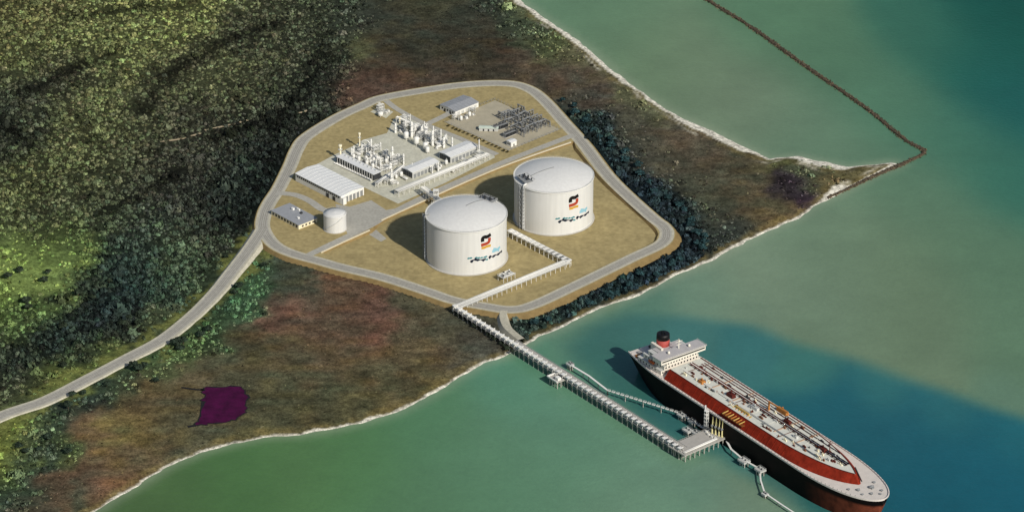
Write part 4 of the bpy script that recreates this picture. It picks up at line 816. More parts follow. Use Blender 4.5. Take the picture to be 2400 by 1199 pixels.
# low concrete dike wall on the plant side of the basin
t = thing('dike_wall', 'low pale concrete wall along the plant side of the tank basin', 'wall', (0, 0, 0)); Wl = [G(x, y, ZP + .6) for x, y in ((752, 591), (812, 563), (866, 539))]; W2 = [G(x, y, ZP + .6) for x, y in ((893, 516), (980, 476), (1100, 422), (1200, 381), (1338, 333))]
for L_ in (Wl, W2):
    L_ = catmull(L_, 12)
    for i in range(len(L_) - 1):
        b = MB(); b.bar((L_[i][0], L_[i][1], ZP + .45), (L_[i + 1][0], L_[i + 1][1], ZP + .45), 1.5, .95); b.build('wall_panel', mat('dike_concrete', (206, 196, 170), .9, .08), t)

# ------------------------------------------------------------------ substation
def gantry_proto():
    t = thing('switchyard_gantry', '-', 'gantry'); b = MB()
    for x in (-4.5, 4.5):
        for dx, dy in ((-.5, -.5), (.5, -.5), (.5, .5), (-.5, .5)): b.bar((x + dx, dy, 0), (x + dx * .5, dy * .5, 7), .2)
        for k in range(5): b.bar((x - .5, -.5, k * 1.4), (x + .5, -.5, k * 1.4 + 1.4), .13); b.bar((x + .5, .5, k * 1.4), (x - .5, .5, k * 1.4 + 1.4), .13)
    b.build('post_frame', MGREY, t); b = MB(); b.box(-5, 5, -.4, .4, 6.6, 7.2); b.build('beam', MGREY, t)
    for x in (-3, 0, 3): b = MB(); b.lathe([(.2, 4.6), (.45, 4.8), (.2, 5.1), (.45, 5.4), (.2, 5.8), (.4, 6.1), (.2, 6.5)], 8, x); b.build('insulator', DGREY, t)
    return t
def transformer_proto():
    t = thing('transformer', '-', 'transformer'); b = MB(); b.box(-2.4, 2.4, -1.6, 1.6, .4, 3.6); b.build('case', MGREY, t); b = MB(); b.box(-3, 3, -2.2, 2.2, 0, .4); b.build('plinth', CONC, t)
    b = MB(); [b.box(-2.2 + k * .7, -1.9 + k * .7, -2.3, -1.62, .7, 3.2) for k in range(7)]; b.build('radiator', DGREY, t)
    for x in (-1.4, 0, 1.4): b = MB(); b.lathe([(.3, 3.6), (.45, 3.9), (.25, 4.3), (.42, 4.6), (.2, 5.4)], 8, x); b.build('bushing', DGREY, t)
    b = MB(); b.tube([(-2, .9, 4.2), (2, .9, 4.2)], .5, 8); b.build('conservator', LGREY, t); return t
def pole_proto():
    t = thing('breaker', '-', 'switchgear'); b = MB(); [b.bar((x, 0, 0), (x, 0, 2.2), .3) for x in (-1.8, 1.8)]; b.box(-2.4, 2.4, -.3, .3, 2.2, 2.5); b.build('stand', MGREY, t)
    for x in (-1.8, 0, 1.8): b = MB(); b.lathe([(.3, 2.5), (.42, 2.9), (.25, 3.3), (.4, 3.7), (.2, 4.4)], 8, x); b.build('pole_unit', DGREY if x else MGREY, t)
    return t
PROTO.update(gantry=gantry_proto(), trafo=transformer_proto(), breaker=pole_proto())
SUB = [(1150, 262), (1222, 258), (1298, 300), (1210, 332)]
for i in range(7):
    for j in range(4):
        q = quad([(1165, 275), (1215, 259), (1296, 297), (1222, 326)], (i + .5) / 7, (j + .5) / 4); q2 = quad([(1165, 275), (1215, 259), (1296, 297), (1222, 326)], (i + .95) / 7, (j + .5) / 4)
        put('gantry', q[0], q[1], 'grey lattice gantry in the substation yard', 'substation gantries', 1.0, rnd.uniform(.8, 1.15), PA if (i + j) % 3 else PA + R(90))
        put('breaker', q2[0], q2[1], 'three-pole grey breaker between the substation gantries', 'substation breakers', 1.1, None, PA + R(90))
for i in range(8):
    q = quad([(1145, 297), (1172, 290), (1222, 318), (1196, 330)], (i % 4 + .5) / 4, (i // 4 + .5) / 2); put('trafo', q[0], q[1], 'grey transformer in front of the substation gantries', 'substation transformers', rnd.uniform(.9, 1.2), None, PA)
t = thing('substation_fence', 'thin fence round the substation yard', 'fence', (0, 0, 0)); fl = [G(x, y, ZP) for x, y in ((1043, 287), (1192, 354), (1314, 304), (1160, 234), (1118, 250))]
me = MB().bar((0, 0, 0), (0, 0, 2.6), .35).mesh('post'); me.materials.append(MGREY)
for a, c in zip(fl[:-1], fl[1:]):
    n = int(np.linalg.norm(c - a) / 5)
    for k in range(n): p = a + (c - a) * k / n; link('post', me, t, (p[0], p[1], ZP))
    for z in (1.2, 2.4): b = MB(); b.bar((a[0], a[1], ZP + z), (c[0], c[1], ZP + z), .1); b.build('rail', MGREY, t)
HB = [tree_proto(170 + k, (70, 62, 34)) for k in range(2)]
for i in range(16):
    x = 1052 + i * 9.2 + rnd.uniform(-2, 2); y = 297 + (x - 1052) * .447 + rnd.uniform(-1, 1); o = copy_tree(HB[i % 2]) if i > 1 else HB[i]
    q = G(x, y, ZP); o.location = (q[0], q[1], ZP - .2); o.scale = (.55,) * 3; o.rotation_euler = (0, 0, i); tag(o, 'small brownish shrub in the row below the substation fence', 'shrub', 'shrubs below the substation fence'); o.name = 'shrub'

# ------------------------------------------------------------------ jetty
ZJ = 8.0
A = G(1069, 722, ZJ); B = G(1597, 1055, ZJ); dv = (B - A)[:2]; JL = float(np.hypot(*dv)); JA = math.atan2(dv[1], dv[0])
jet = thing('jetty_trestle', 'long white pipe trestle with a roadway from the pad to the loading platform', 'jetty', (A[0], A[1], 0), JA)
def toj(px, py, z):
    q = G(px, py, z)[:2] - A[:2]; c_, s_ = math.cos(JA), math.sin(JA); return float(q[0] * c_ + q[1] * s_), float(-q[0] * s_ + q[1] * c_)
DECKM = mat('jetty_deck', (170, 166, 158), .85, .12, .3, spec=.1)
xr0 = toj(1222, 794, ZJ)[0]
b = MB(); b.box(0, JL, -3.4, 2.2, ZJ - .7, ZJ); b.build('pipeway_deck', DECKM, jet)
b = MB(); b.box(xr0, JL, 2.4, 7.6, ZJ - .8, ZJ + .25); rd = b.build('roadway', DECKM, jet)
b = MB()
for y in (2.5, 7.5):
    b.bar((xr0, y, ZJ + 1.2), (JL, y, ZJ + 1.2), .14); b.bar((xr0, y, ZJ + .75), (JL, y, ZJ + .75), .1)
    for x in np.arange(xr0, JL, 3.0): b.bar((x, y, ZJ + .25), (x, y, ZJ + 1.2), .14)
b.build('railing', LGREY, rd)
nb_ = 46
b = MB()
for y in (-3.1, 1.9): b.bar((0, y, ZJ), (0, y, ZJ + 3.4), .4)
b.bar((0, -3.4, ZJ + 3.2), (0, 2.2, ZJ + 3.2), .45); b.bar((0, -3.1, ZJ + 1.7), (0, 1.9, ZJ + 1.7), .35); b.box(-2.0, 2.0, -3.5, .2, ZJ + 3.45, ZJ + 3.75)
mb_ = b.mesh('pipe_bent'); mb_.materials.append(WHITE)
b = MB()
for y in (-2.8, 1.8): b.tube([(0, y, -4), (0, y, ZJ - 1.3)], .45, 8)
b.box(-.7, .7, -3.6, 2.4, ZJ - 1.5, ZJ - .72)
mp_ = b.mesh('pile_bent'); mp_.materials.append(CONC)
b = MB(); [b.tube([(0, y, -4), (0, y, ZJ - 1.3)], .45, 8) for y in (3.2, 6.8)]; b.box(-.7, .7, 2.5, 7.5, ZJ - 1.5, ZJ - .82)
mr_ = b.mesh('road_pile_bent'); mr_.materials.append(CONC)
for k in range(nb_ + 1):
    x = JL * k / nb_; link('pipe_bent', mb_, jet, (x, 0, 0)); link('pile_bent', mp_, jet, (x, 0, 0))
    if x > xr0 and k % 2 == 0: link('road_pile_bent', mr_, jet, (x, 0, 0))
for k, (y, z, r) in enumerate(((-2.4, ZJ + 2.3, .45), (-1.2, ZJ + 2.25, .38), (0, ZJ + 2.3, .42), (1.2, ZJ + 2.2, .3), (-1.8, ZJ + .7, .4), (.2, ZJ + .7, .4))):
    b = MB(); b.tube([(-2, y, z), (JL + 2, y, z)], r, 8); b.build('pipe', WHITE if k % 2 == 0 else LGREY, jet)

PILE = MB().tube([(0, 0, -4), (0, 0, 1)], .5, 8).mesh('pile'); PILE.materials.append(CONC)
def platform(name, label, loc, rz, L, W, z, nx, ny, group=None, th=1.0, cat='platform', m=DECKM):
    t = thing(name, label, cat, (loc[0], loc[1], 0), rz, group); b = MB(); b.box(-L / 2, L / 2, -W / 2, W / 2, z - th, z); b.build('deck', m, t)
    for i in range(nx):
        for j in range(ny):
            o = link('pile', PILE, t, (-L / 2 + L * (i + .5) / nx, -W / 2 + W * (j + .5) / ny, 0)); o.scale = (1, 1, z - th)
    return t
def rails(t, L, W, z, m=LGREY):
    b = MB()
    for y in (-W / 2 + .2, W / 2 - .2):
        b.bar((-L / 2, y, z + 1.1), (L / 2, y, z + 1.1), .14)
        for x in np.arange(-L / 2, L / 2 + .1, 2.5): b.bar((x, y, z), (x, y, z + 1.1), .14)
    for x in (-L / 2 + .2, L / 2 - .2): b.bar((x, -W / 2, z + 1.1), (x, W / 2, z + 1.1), .14)
    return b.build('railing', m, t)
# side platform halfway along the trestle
q = G(1306, 884, ZJ); t = platform('side_platform', 'small white-edged platform on piles jutting from the side of the trestle', q, JA, 15, 13, ZJ, 4, 3); rails(t, 15, 13, ZJ, WHITE)
b = MB(); b.box(-7.5, 7.5, -6.6, -5.4, ZJ, ZJ + .8); b.build('edge_kerb', WHITE, t); b = MB(); b.box(-7.6, -6.4, -6.5, 6.4, ZJ, ZJ + .9); b.build('edge_kerb', WHITE, t)
b = MB(); b.box(1.5, 6, -4, 0, ZJ, ZJ + 3); b.build('equipment_cabin', WHITE, t); b = MB(); b.tube([(-4, 6.5, ZJ + 1.5), (-4, 1, ZJ + 1.5), (-4, 1, ZJ + .1)], .4, 7); b.build('pipe', LGREY, t)
# loading platform
c4 = [G(x, y, ZJ + .4)[:2] for x, y in ((1584, 1044), (1648, 1002), (1703, 1024), (1604, 1067))]
pc = (c4[0] + c4[1] + c4[2] + c4[3]) / 4; pv = c4[2] - c4[3]; pa = math.atan2(pv[1], pv[0]); PL = float(np.hypot(*pv)); PW = float((np.hypot(*(c4[1] - c4[2])) + np.hypot(*(c4[0] - c4[3]))) / 2)
t = platform('loading_platform', 'grey concrete loading platform on piles where the trestle meets the ship', pc, pa, PL, PW, ZJ + .4, 9, 5); rails(t, PL, PW, ZJ + .4)
b = MB(); b.tube([(-PL / 2 + 2, -PW / 2 + 2.5, ZJ + 1.6), (PL / 2 - 10, -PW / 2 + 2.5, ZJ + 1.6)], .75, 8); b.tube([(-PL / 2 + 2, -PW / 2 + 4.4, ZJ + 1.4), (PL / 2 - 10, -PW / 2 + 4.4, ZJ + 1.4)], .5, 8); b.build('header_pipe', WHITE, t)
for k in range(8): b = MB(); b.box(-PL / 2 + 3 + k * 4, -PL / 2 + 3.6 + k * 4, -PW / 2 + 1.5, -PW / 2 + 5.2, ZJ + .4, ZJ + 1.0); b.build('pipe_sleeper', CONC, t)
def onp(u, v, z=ZJ + .42): c_, s_ = math.cos(pa), math.sin(pa); return (pc[0] + u * c_ - v * s_, pc[1] + u * s_ + v * c_, z)
# gangway tower, loading arms, plant on the platform
q = G(1655, 1003, ZJ + .4); t = thing('gangway_tower', 'white lattice gangway tower at the corner of the loading platform', 'tower', (q[0], q[1], ZJ + .42), pa); b = MB()
for x in (-1.3, 1.3):
    for y in (-1.3, 1.3): b.bar((x, y, 0), (x, y, 19), .4)
for k in range(9):
    z = k * 2.1; b.bar((-1.3, -1.3, z), (1.3, -1.3, z + 2.1), .25); b.bar((-1.3, -1.3, z + 2.1), (-1.3, 1.3, z), .25); b.bar((1.3, -1.3, z), (1.3, 1.3, z + 2.1), .25)
b.build('lattice', WHITE, t)
for k in range(5): b = MB(); b.box(-1.7, 1.7, -1.7, 1.7, 3 + k * 3.8, 3.25 + k * 3.8); b.build('landing', WHITE, t)
b = MB(); b.bar((0, 1.3, 17.6), (6, 8, 18.6), 1.3, .4); b.build('gangway', WHITE, t)
ARM = mat('arm_yellow', (206, 196, 140), .5, .1)
def arm_proto():
    t = thing('marine_loader', '-', 'loader'); b = MB(); b.lathe([(1.2, 0), (1.2, .5), (.7, .7), (.6, 8.5)], 10); b.build('riser', ARM, t); b = MB(); b.tube([(0, 0, 8), (.3, .3, 17)], .38, 8); b.build('inner_arm', ARM, t); b = MB(); b.tube([(.3, .3, 17), (.6, 2.4, 9.5), (.6, 2.6, 7.5)], .3, 8); b.build('outer_arm', ARM, t)
    b = MB(); b.box(-.8, .8, -1.6, -.4, 7.4, 9.2); b.build('counterweight', MGREY, t); b = MB(); b.lathe([(1.0, 8.0), (1.0, 8.6)], 10); b.build('swivel', LGREY, t); return t
ap = arm_proto()
for k, (x, y) in enumerate(((1669, 1014), (1677, 1017), (1685, 1020), (1692, 1023))):
    o = ap if k == 0 else copy_tree(ap); q = G(x, y, ZJ + .4); o.location = (q[0], q[1], ZJ + .42); o.rotation_euler = (0, 0, pa - R(60)); tag(o, 'thin yellowish loading arm standing in the row beside the ship', 'loader', 'loading arms')
fillz = ZJ + .42
for x, y in ((1662, 1018), (1670, 1024), (1678, 1027), (1657, 1012)): put('skid', x, y, 'white pump skid behind the loading arms', 'skids on the loading platform', .8, None, pa, fillz)
# dolphins and catwalks
def dolphin(label, px, py, z, s, group, extra=True):
    q = G(px, py, z); t = platform('mooring_dolphin', label, q, JA, 7 * s, 6 * s, z, 3, 2, group, 1.6, 'dolphin', LGREY)
    b = MB()
    for x in (-1.5, 1.5): b.lathe([(.5, z), (.4, z + .9), (.7, z + 1.1), (.7, z + 1.4)], 9, x * s)
    b.build('mooring_hook', DGREY, t)
    if extra: b = MB(); b.box(-2.6 * s, 2.6 * s, 2.9 * s, 3.5 * s, 1.0, z + .4); b.build('fender', DGREY, t); rails(t, 7 * s, 6 * s, z)
    return t
dolphin('grey mooring dolphin beside the trestle roadway at the landward end of the catwalk', 1336, 852, 6, .9, None)
dolphin('pale dolphin where the dotted white catwalk meets the ship side', 1598, 970, 6, 1.1, None)
dolphin('pale dolphin between the dotted catwalk and the gangway tower', 1622, 985, 6, .9, None)
dolphin('white breasting dolphin just landward of the loading platform', 1612, 1006, 6.5, 1.2, None)
dolphin('white breasting dolphin touching the landward side of the loading platform', 1632, 1012, 6.5, 1.0, None)
dolphin('white dolphin on the catwalk seaward of the loading platform', 1744, 1077, 6, 1.3, None)
dolphin('pale round-looking dolphin where the seaward catwalk bends away from the ship', 1782, 1098, 6.5, 1.2, None)
dolphin('dark-shadowed dolphin at the start of the low outer catwalk', 1793, 1155, 4, .8, None, False)
def catwalk(label, P_, z, spacing, wd=1.6, truss=True):
    P_ = [G(x, y, z) for x, y in P_]; t = thing('catwalk', label, 'walkway', (0, 0, 0)); 
    for a, c in zip(P_[:-1], P_[1:]):
        L = float(np.linalg.norm(c - a)); n = max(1, round(L / spacing)); dd = (c - a) / L; nn = np.array([-dd[1], dd[0], 0])
        for k in range(n):
            p0 = a + (c - a) * k / n; p1 = a + (c - a) * (k + 1) / n; p1 = p0 + (p1 - p0) * (.62 if truss else .97); b = MB(); b.bar(p0, p1, wd, .5)
            if truss:
                for s_ in (-1, 1):
                    o_ = nn * wd / 2 * s_; b.bar(p0 + o_ + [0, 0, 1.2], p1 + o_ + [0, 0, 1.2], .2); b.bar(p0 + o_, p0 + o_ + [0, 0, 1.2], .18); b.bar(p1 + o_, p1 + o_ + [0, 0, 1.2], .18)
            b.build('walkway_panel', WHITE, t)
        b = MB(); b.bar(a - [0, 0, .45], c - [0, 0, .45], .5, .35); b.build('girder', MGREY, t)
        for k in range(0, n + 1, 4): p0 = a + (c - a) * k / n; o = link('pile', PILE, t, (p0[0], p0[1], 0)); o.scale = (.8, .8, z - .6)
    return t
catwalk('dark-edged catwalk on the ship side of the trestle roadway', [(1340, 856), (1380, 880), (1424, 914)], 6, 4.0, 2.0, False)
catwalk('dotted white catwalk from the trestle to the ship', [(1424, 914), (1592, 967)], 6, 5.0)
catwalk('short white catwalk linking the dolphins to the gangway corner', [(1603, 974), (1622, 986), (1650, 1003)], 6, 4.0, 2.0)
catwalk('white catwalk running along the ship seaward of the loading platform', [(1703, 1032), (1714, 1052), (1745, 1078), (1780, 1097)], 6, 4.0, 1.8, False)
catwalk('thin pale catwalk dropping away from the ship to the outer dolphin', [(1781, 1104), (1783, 1125), (1792, 1153)], 4.5, 4.0, 1.4, False)
catwalk('low pale outer catwalk leading seaward beside the bow', [(1795, 1156), (1830, 1180), (1870, 1206), (1920, 1240)], 3.5, 4.0, 1.5, False)

# ------------------------------------------------------------------ the ship: local x from stern (0) to bow, y to port (far side)
SA = R(-54.4); SL = 344.0; ZD = 25.0; HB_ = 28.0
bow = G(2074, 1172, ZD)
ship = thing('tanker_ship', 'long black-hulled tanker with red-sided white deck moored at the jetty', 'ship', (bow[0] - SL * math.cos(SA) + .8 * math.sin(SA), bow[1] - SL * math.sin(SA) - .8 * math.cos(SA), 0), SA)
def half(x, z=ZD):
    k = (z + 3) / (ZD + 3); xb0 = 252 - 14 * (1 - k); Lx = SL - 10 * (1 - k) * 1.2
    h = HB_
    if x > xb0: h = HB_ * max(0.0, 1 - ((x - xb0) / (Lx - xb0)) ** 2.3) ** .5 if x < Lx else 0.0
    if x < 60: h = HB_ * ((.74 + .26 * math.sin(min(1, x / 60) * math.pi / 2)) * k + (.25 + .75 * math.sin(min(1, x / 75) * math.pi / 2)) * (1 - k))
    return h
def sheer(x): return ZD + (max(0, (x - 270) / 74) ** 2) * 1.5
xsn = list(np.linspace(0, 250, 40)) + list(250 + (SL - 250) * np.sin(np.linspace(0, math.pi / 2, 26))[1:])
zs_ = [-3, 0, 4, 9, 15, 20, 24.9]
vsx = []; nz_ = len(zs_)
for x in xsn:
    ring = []
    for s_ in (-1, 1):
        for z in (zs_ if s_ == -1 else zs_[::-1]):
            zz = z if z < 24 else sheer(x); ring.append((min(x, SL - 12 * (1 - (z + 3) / 28) ** 1.3), s_ * half(x, z) + 0.0, zz))
    vsx.append(ring)
m_ = 2 * nz_; fs = []
for i in range(len(xsn) - 1):
    for j in range(m_ - 1):
        if j == nz_ - 1: continue
        fs.append((i * m_ + j, (i + 1) * m_ + j, (i + 1) * m_ + j + 1, i * m_ + j + 1))
fs.append(tuple(range(m_))[::-1])
# the deck closes the top: rings run up starboard then down port
b = MB(); b.add([p for r_ in vsx for p in r_], fs, True)
HULL = mat('hull_paint', (16, 9, 8), .6, .5, .08, spec=.12)
t_ = HULL.node_tree; bs_ = t_.nodes['Principled BSDF']; old = bs_.inputs['Base Color'].links[0].from_socket      # red-brown lower paint showing round the bow
sx = t_.nodes.new('ShaderNodeSeparateXYZ'); tc_ = t_.nodes.new('ShaderNodeTexCoord'); t_.links.new(tc_.outputs['Object'], sx.inputs[0]); nz2 = t_.nodes.new('ShaderNodeTexNoise'); nz2.inputs['Scale'].default_value = .12; nz2.inputs['Detail'].default_value = 6; t_.links.new(tc_.outputs['Object'], nz2.inputs['Vector'])
mA = t_.nodes.new('ShaderNodeMapRange'); mA.inputs[1].default_value = 268; mA.inputs[2].default_value = 330; t_.links.new(sx.outputs[0], mA.inputs[0])
mB = t_.nodes.new('ShaderNodeMapRange'); mB.inputs[1].default_value = 20.5; mB.inputs[2].default_value = 17.5; t_.links.new(sx.outputs[2], mB.inputs[0])
mC = t_.nodes.new('ShaderNodeMapRange'); mC.inputs[1].default_value = .35; mC.inputs[2].default_value = .6; mC.inputs[3].default_value = .45; t_.links.new(nz2.outputs['Fac'], mC.inputs[0])
m1 = t_.nodes.new('ShaderNodeMath'); m1.operation = 'MULTIPLY'; t_.links.new(mA.outputs[0], m1.inputs[0]); t_.links.new(mB.outputs[0], m1.inputs[1])
m2 = t_.nodes.new('ShaderNodeMath'); m2.operation = 'MULTIPLY'; t_.links.new(m1.outputs[0], m2.inputs[0]); t_.links.new(mC.outputs[0], m2.inputs[1])
mx_ = t_.nodes.new('ShaderNodeMix'); mx_.data_type = 'RGBA'; t_.links.new(m2.outputs[0], mx_.inputs['Factor']); t_.links.new(old, mx_.inputs['A']); mx_.inputs['B'].default_value = (*lin((128, 66, 46)), 1); t_.links.new(mx_.outputs['Result'], bs_.inputs['Base Color'])
b.build('hull', HULL, ship)
b = MB(); n = len(xsn); b.add([(x, s_ * half(x), sheer(x)) for s_ in (-1, 1) for x in xsn], [(i, i + 1, n + i + 1, n + i) for i in range(n - 1)])
DECK = mat('ship_deck', (208, 200, 190), .8, .1, .15, spec=.1); b.build('deck', DECK, ship)
GUN = mat('gunwale_white', (214, 204, 194), .6, .08, .3)
for s_ in (-1, 1):
    L_ = np.array([(x, s_ * (half(x) - .1), sheer(x)) for x in xsn]); b = MB()
    N = normals2(L_); a = np.c_[L_[:, :2] + N * .45, L_[:, 2] + 1.0]; c = np.c_[L_[:, :2] - N * .45, L_[:, 2] + 1.0]; a0 = a - [0, 0, 1.6]; c0 = c - [0, 0, 1.0]; n = len(L_)
    b.add(np.r_[a, c, a0, c0], [f for i in range(n - 1) for f in ((i, n + i, n + i + 1, i + 1), (2 * n + i, i, i + 1, 2 * n + i + 1), (n + i, 3 * n + i, 3 * n + i + 1, n + i + 1))]); b.build('gunwale', GUN, ship)
    b = MB()
    for x in np.arange(6, 330, 4.5): b.bar((x, s_ * (half(x) - .2), sheer(x) + 1), (x, s_ * (half(x) - .2), sheer(x) + 2.2), .22)
    b.build('rail_post', DGREY, ship)
# cargo trunk
ZT = 33.0
def th_(x, top):
    w0 = 18.5 if top else 25.0; x1 = 304 if top else 311; xt = 215 if top else 235
    if x <= xt: return w0
    return w0 * max(0.02, 1 - ((x - xt) / (x1 - xt)) ** 1.9) ** .75
tb = np.linspace(0, 1, 46); xt_ = 60 + (304 - 60) * tb; xo_ = 60 + (311 - 60) * tb; RED = mat('deck_red', (128, 40, 24), .8, .3, .3, spec=.08, var2=.22, scale2=.12)
n = 46; vt = []
for s_ in (-1, 1):
    vt += [(x, s_ * th_(x, False), ZD + .05) for x in xo_] + [(x, s_ * th_(x, True), ZT) for x in xt_]
b = MB(); f_ = []
for s_ in (0, 1):
    o_ = s_ * 2 * n
    for i in range(n - 1): f_.append((o_ + i, o_ + i + 1, o_ + n + i + 1, o_ + n + i) if s_ == 0 else (o_ + i + 1, o_ + i, o_ + n + i, o_ + n + i + 1))
f_ += [(0, n, 3 * n, 2 * n), (n - 1, 3 * n - 1, 4 * n - 1, 2 * n - 1)]
b.add(vt, f_); trk = b.build('trunk_side', RED, ship)
b = MB(); b.add([(x, s_ * th_(x, True), ZT) for s_ in (-1, 1) for x in xt_], [(i, i + 1, n + i + 1, n + i) for i in range(n - 1)]); b.build('trunk_deck', mat('trunk_grey', (206, 206, 194), .8, .12, .12, spec=.1), ship)
b = MB(); N = None
for s_ in (-1, 1):
    for i in range(n - 1): b.bar((xt_[i], s_ * (th_(xt_[i], True) - .3), ZT + .2), (xt_[i + 1], s_ * (th_(xt_[i + 1], True) - .3), ZT + .2), .8, .5)
b.build('trunk_coaming', mat('dark_red', (84, 30, 20), .7, .2, .3), trk)
for k in range(24):
    x = 66 + k * 7.2; b = MB(); b.bar((x, -25.1 * th_(x, False) / 25, ZD + .2), (x, -th_(x, True), ZT + .1), .35, .35); b.build('trunk_frame', RED, trk)
# centreline pipes on the trunk
DRED = MATS['dark_red']
for y, r, z in ((2.2, .5, 1.6), (3.6, .4, 1.5), (5.0, .5, 1.6)):
    b = MB(); b.tube([(64, y, ZT + z), (290, y, ZT + z)], r, 8); b.build('deck_pipe', DRED if r == .5 else LGREY, ship)
me = MB().box(-.3, .3, 1.2, 6, ZT, ZT + 1.2).mesh('pipe_support'); me.materials.append(DGREY)
for k in range(38): link('pipe_support', me, ship, (66 + k * 6, 0, 0))
me = MB().box(-.5, .5, -12, 17, ZT, ZT + .7).mesh('deck_girder'); me.materials.append(mat('girder_tan', (168, 142, 120), .7))
for x in (110, 140, 205, 232): link('deck_girder', me, ship, (x, 0, 0))
rs = random.Random(3); RUST = mat('rusty_brown', (122, 82, 58), .8, .3, .5)
for y, r in ((-9.5, .35), (-8.6, .3), (11.5, .35), (14.8, .3)): b = MB(); b.tube([(70, y, ZT + .7), (270 if abs(y) < 12 else 235, y, ZT + .7)], r, 7); b.build('deck_pipe', LGREY if y < 0 else DRED, ship)
for k in range(95):
    x = rs.uniform(66, 285); y = rs.uniform(-.9, .9) * (th_(x, True) - 2); m = rs.choice((MGREY, DGREY, DRED, DRED, RUST, RUST, LGREY, CREAM)); h = rs.uniform(.6, 1.9); l = rs.uniform(.6, 2.9)
    b = MB(); b.box(x - l, x + l, y - .7, y + .7, ZT, ZT + h, .1); b.lathe([(.45, ZT + h), (.45, ZT + h + .9), (.2, ZT + h + 1.1)], 8, x, y); b.build('deck_fitting', m, ship)
for k in range(9):
    x = 74 + k * 23.5; b = MB(); b.tube([(x, -th_(x, True) + 2, ZT + .5), (x, th_(x, True) - 2, ZT + .5)], .28, 6); b.build('cross_pipe', DRED if k % 3 == 0 else LGREY, ship)
# manifold and hose crane amidships
OR = mat('ochre_gear', (176, 116, 54), .6, .3, .4); YEL = mat('yellow_gear', (196, 164, 92), .6, .2, .4)
b = MB(); b.box(146, 176, -25.5, -19, ZT - 4.5, ZT - 3.9); mf = b.build('manifold_platform', mat('manifold_brown', (122, 70, 32), .7, .3, .4), ship)
for k in range(7): b = MB(); b.tube([(149 + k * 4, -26.5, ZT - 2.4), (149 + k * 4, -17, ZT - 1.6), (149 + k * 4, -12, ZT + 1)], .55, 8); b.build('manifold_pipe', OR if k % 2 else YEL, mf)
b = MB(); b.box(150, 170, -13, -11.8, ZT, ZT + 2.2); b.build('manifold_header', YEL, mf)
for (x, y, sx, sy, h, m) in ((128, -6, 9, 5, 3.4, DRED), (196, 6, 8, 4, 3.2, DRED), (252, 0, 9, 5, 3.4, DRED), (176, 14, 14, 4, 3.6, OR), (94, -12, 6, 5, 2.6, OR), (158, -2, 10, 4, 2.6, LGREY), (142, 4, 6, 3, 2.4, DGREY), (222, -4, 5, 3, 2, LGREY)):
    b = MB(); b.box(x, x + sx, y, y + sy, ZT, ZT + h, .5); o = b.build('deck_house', m, ship); b = MB(); b.lathe([(.7, ZT + h), (.7, ZT + h + 1.6), (1.0, ZT + h + 1.8), (.3, ZT + h + 2.6)], 9, x + sx / 2, y + sy / 2); b.build('vent', m, o)
b = MB(); b.tube([(172, 9, ZT), (172, 9, ZT + 9)], .9, 10); b.bar((172, 9, ZT + 8.6), (194, 13, ZT + 6.0), 1.0, 1.2); b.build('hose_crane', OR, ship)
b = MB(); b.tube([(264, 4, ZT), (264, 4, ZT + 13)], .4, 8); b.bar((264, 1, ZT + 10), (264, 7, ZT + 10), .3); b.build('foremast', DRED, ship)
b = MB(); b.tube([(288, 14, ZT - 6), (312, 1, ZD + 4)], .6, 7); b.build('bow_pipe', DGREY, ship)
for x, y, s_ in ((318, -8, 1), (322, 4, 1.4), (331, 8, .8), (330, -3, .9), (312, -14, .8), (326, -10, .7), (335, 3, .7), (316, 12, .8)):
    b = MB(); b.box(x - 1.6 * s_, x + 1.6 * s_, y - 1.1 * s_, y + 1.1 * s_, sheer(x), sheer(x) + 1.2 * s_); b.tube([(x, y - 1.6 * s_, sheer(x) + 1 * s_), (x, y + 1.6 * s_, sheer(x) + 1 * s_)], .7 * s_, 8); b.build('windlass', MGREY, ship)
# superstructure aft
SW = mat('superstructure_white', (226, 220, 204), .55, .06, .3); x0 = 56
for k, (xa, xb_, hw, za, zb) in enumerate(((18, x0 - 3, 23, ZD, 29.5), (22, x0 - 2, 20, 29.5, 34), (27, x0 - 1, 18, 34, 38))):
    b = MB(); b.box(xa, xb_, -hw, hw, za, zb); o = b.build('deckhouse', SW, ship)
    b = MB(); b.box(xa - .5, xb_ + .4, -hw - .6, hw + .6, zb - .12, zb + .12); b.build('deck_edge', LGREY, o)
    me = MB().box(-.1, .1, -.8, .8, za + 1.4, za + 3.0).mesh('window'); me.materials.append(GLASS)
    for j in range(11): link('window', me, o, (xb_ + .02, -hw + 2 + j * (2 * hw - 4) / 10, 0))
    me = MB().box(-.8, .8, -.1, .1, za + 1.4, za + 3.0).mesh('side_window'); me.materials.append(GLASS)
    for j in range(6): link('side_window', me, o, (xa + 4 + j * 4.4, -hw - .02, 0))
b = MB(); b.box(x0 - 12, x0 + 1, -26, 26, 38.1, 42.6); br = b.build('bridge', SW, ship); b = MB(); b.box(x0 + .9, x0 + 1.15, -25, 25, 40.0, 41.4); b.build('bridge_window', GLASS, br)
b = MB(); b.box(x0 - 13, x0 + 1.8, -27, 27, 42.6, 43.0); b.build('bridge_roof', mat('roof_deck', (176, 172, 170), .8, .1), br)
b = MB()
for y in (-26.6, 26.6): b.bar((x0 - 13, y, 44), (x0 + 1.6, y, 44), .15)
b.bar((x0 + 1.6, -26.6, 44), (x0 + 1.6, 26.6, 44), .15)
for y in np.linspace(-26.6, 26.6, 20): b.bar((x0 + 1.6, y, 43), (x0 + 1.6, y, 44), .13)
b.build('railing', SW, br)
b = MB(); b.box(28, x0 - 12.2, -14, 14, 38.1, 38.9); b.build('upper_deck', mat('roof_deck', (176, 172, 170)), ship)
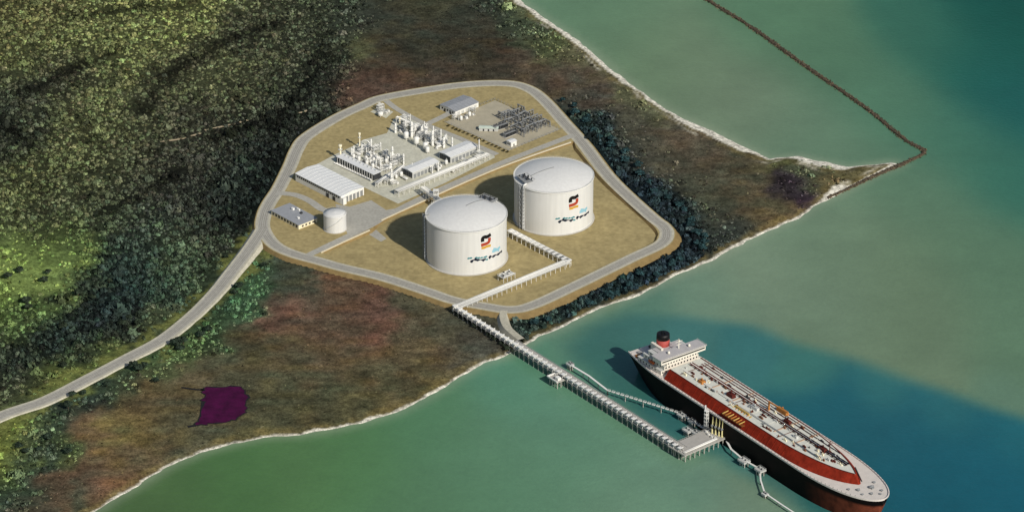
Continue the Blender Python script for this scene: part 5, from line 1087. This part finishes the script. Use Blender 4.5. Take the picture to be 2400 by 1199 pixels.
# funnel
FX = 27
b = MB(); b.lathe([(6.4, 34), (6.2, 46)], 20, FX, -1); o = b.build('funnel', mat('funnel_red', (168, 74, 66), .6, .2, .3), ship); b = MB(); b.lathe([(6.35, 45.4), (6.1, 50.6), (5.2, 51)], 20, FX, -1); b.build('funnel_top', mat('funnel_black', (18, 16, 16), .5, .1), o)
b = MB(); b.box(20, 36, -10, -7.4, 34.2, 41); b.build('funnel_casing', SW, o); b = MB(); b = None
for dx, dy in ((-1.5, 0), (1.5, 1.2), (1, -1.6)): b = MB(); b.tube([(FX + dx, -1 + dy, 49), (FX - .4 + dx, -1 + dy, 52.4)], .7, 8); b.build('exhaust_pipe', DARK, o)
b = MB(); b.tube([(47, 2, 43), (47, 2, 53)], .45, 8); b.bar((47, -2, 50), (47, 6, 50), .35); b.bar((47, -.8, 47), (47, 4.8, 47), .35); b.box(46, 48, 1, 3, 50.6, 51.2); b.build('radar_mast', SW, ship)
for y in (-12, 12): b = MB(); b.lathe([(1.1, 43), (1.4, 44.2), (1.0, 45.4), (.2, 45.8)], 12, 50, y); b.build('radar_dome', SW, ship)
LBM = mat('lifeboat_orange', (196, 96, 40), .5)
for s_ in (-1, 1):
    b = MB(); prof = [(-4.6, .2), (-3.6, 1.2), (0, 1.5), (3.6, 1.2), (4.6, .2)]; vs = []; fs = []
    for x, r in prof:
        for i in range(8): a = 2 * math.pi * i / 8; vs.append((38 + x, s_ * 22.8 + r * math.cos(a), 32.4 + r * .9 * math.sin(a)))
    for j in range(4):
        for i in range(8): k = (i + 1) % 8; fs.append((j * 8 + i, j * 8 + k, (j + 1) * 8 + k, (j + 1) * 8 + i))
    b.add(vs, fs, True); lb = b.build('lifeboat', LBM, ship); b = MB(); [b.tube([(38 + dx, s_ * 20.4, 29.6), (38 + dx, s_ * 21, 35), (38 + dx, s_ * 23, 35.2)], .2, 6) for dx in (-3, 3)]; b.build('davit', SW, lb)
for x, y, m in ((8, -14, MGREY), (8, 12, MGREY), (13, -4, SW), (5, 2, DGREY), (14, 16, OR), (12, -19, OR)): b = MB(); b.box(x - 2, x + 2, y - 1.6, y + 1.6, ZD, ZD + 1.6, .2); b.tube([(x, y - 2, ZD + 1.4), (x, y + 2, ZD + 1.4)], .7, 8); b.build('mooring_winch', m, ship)
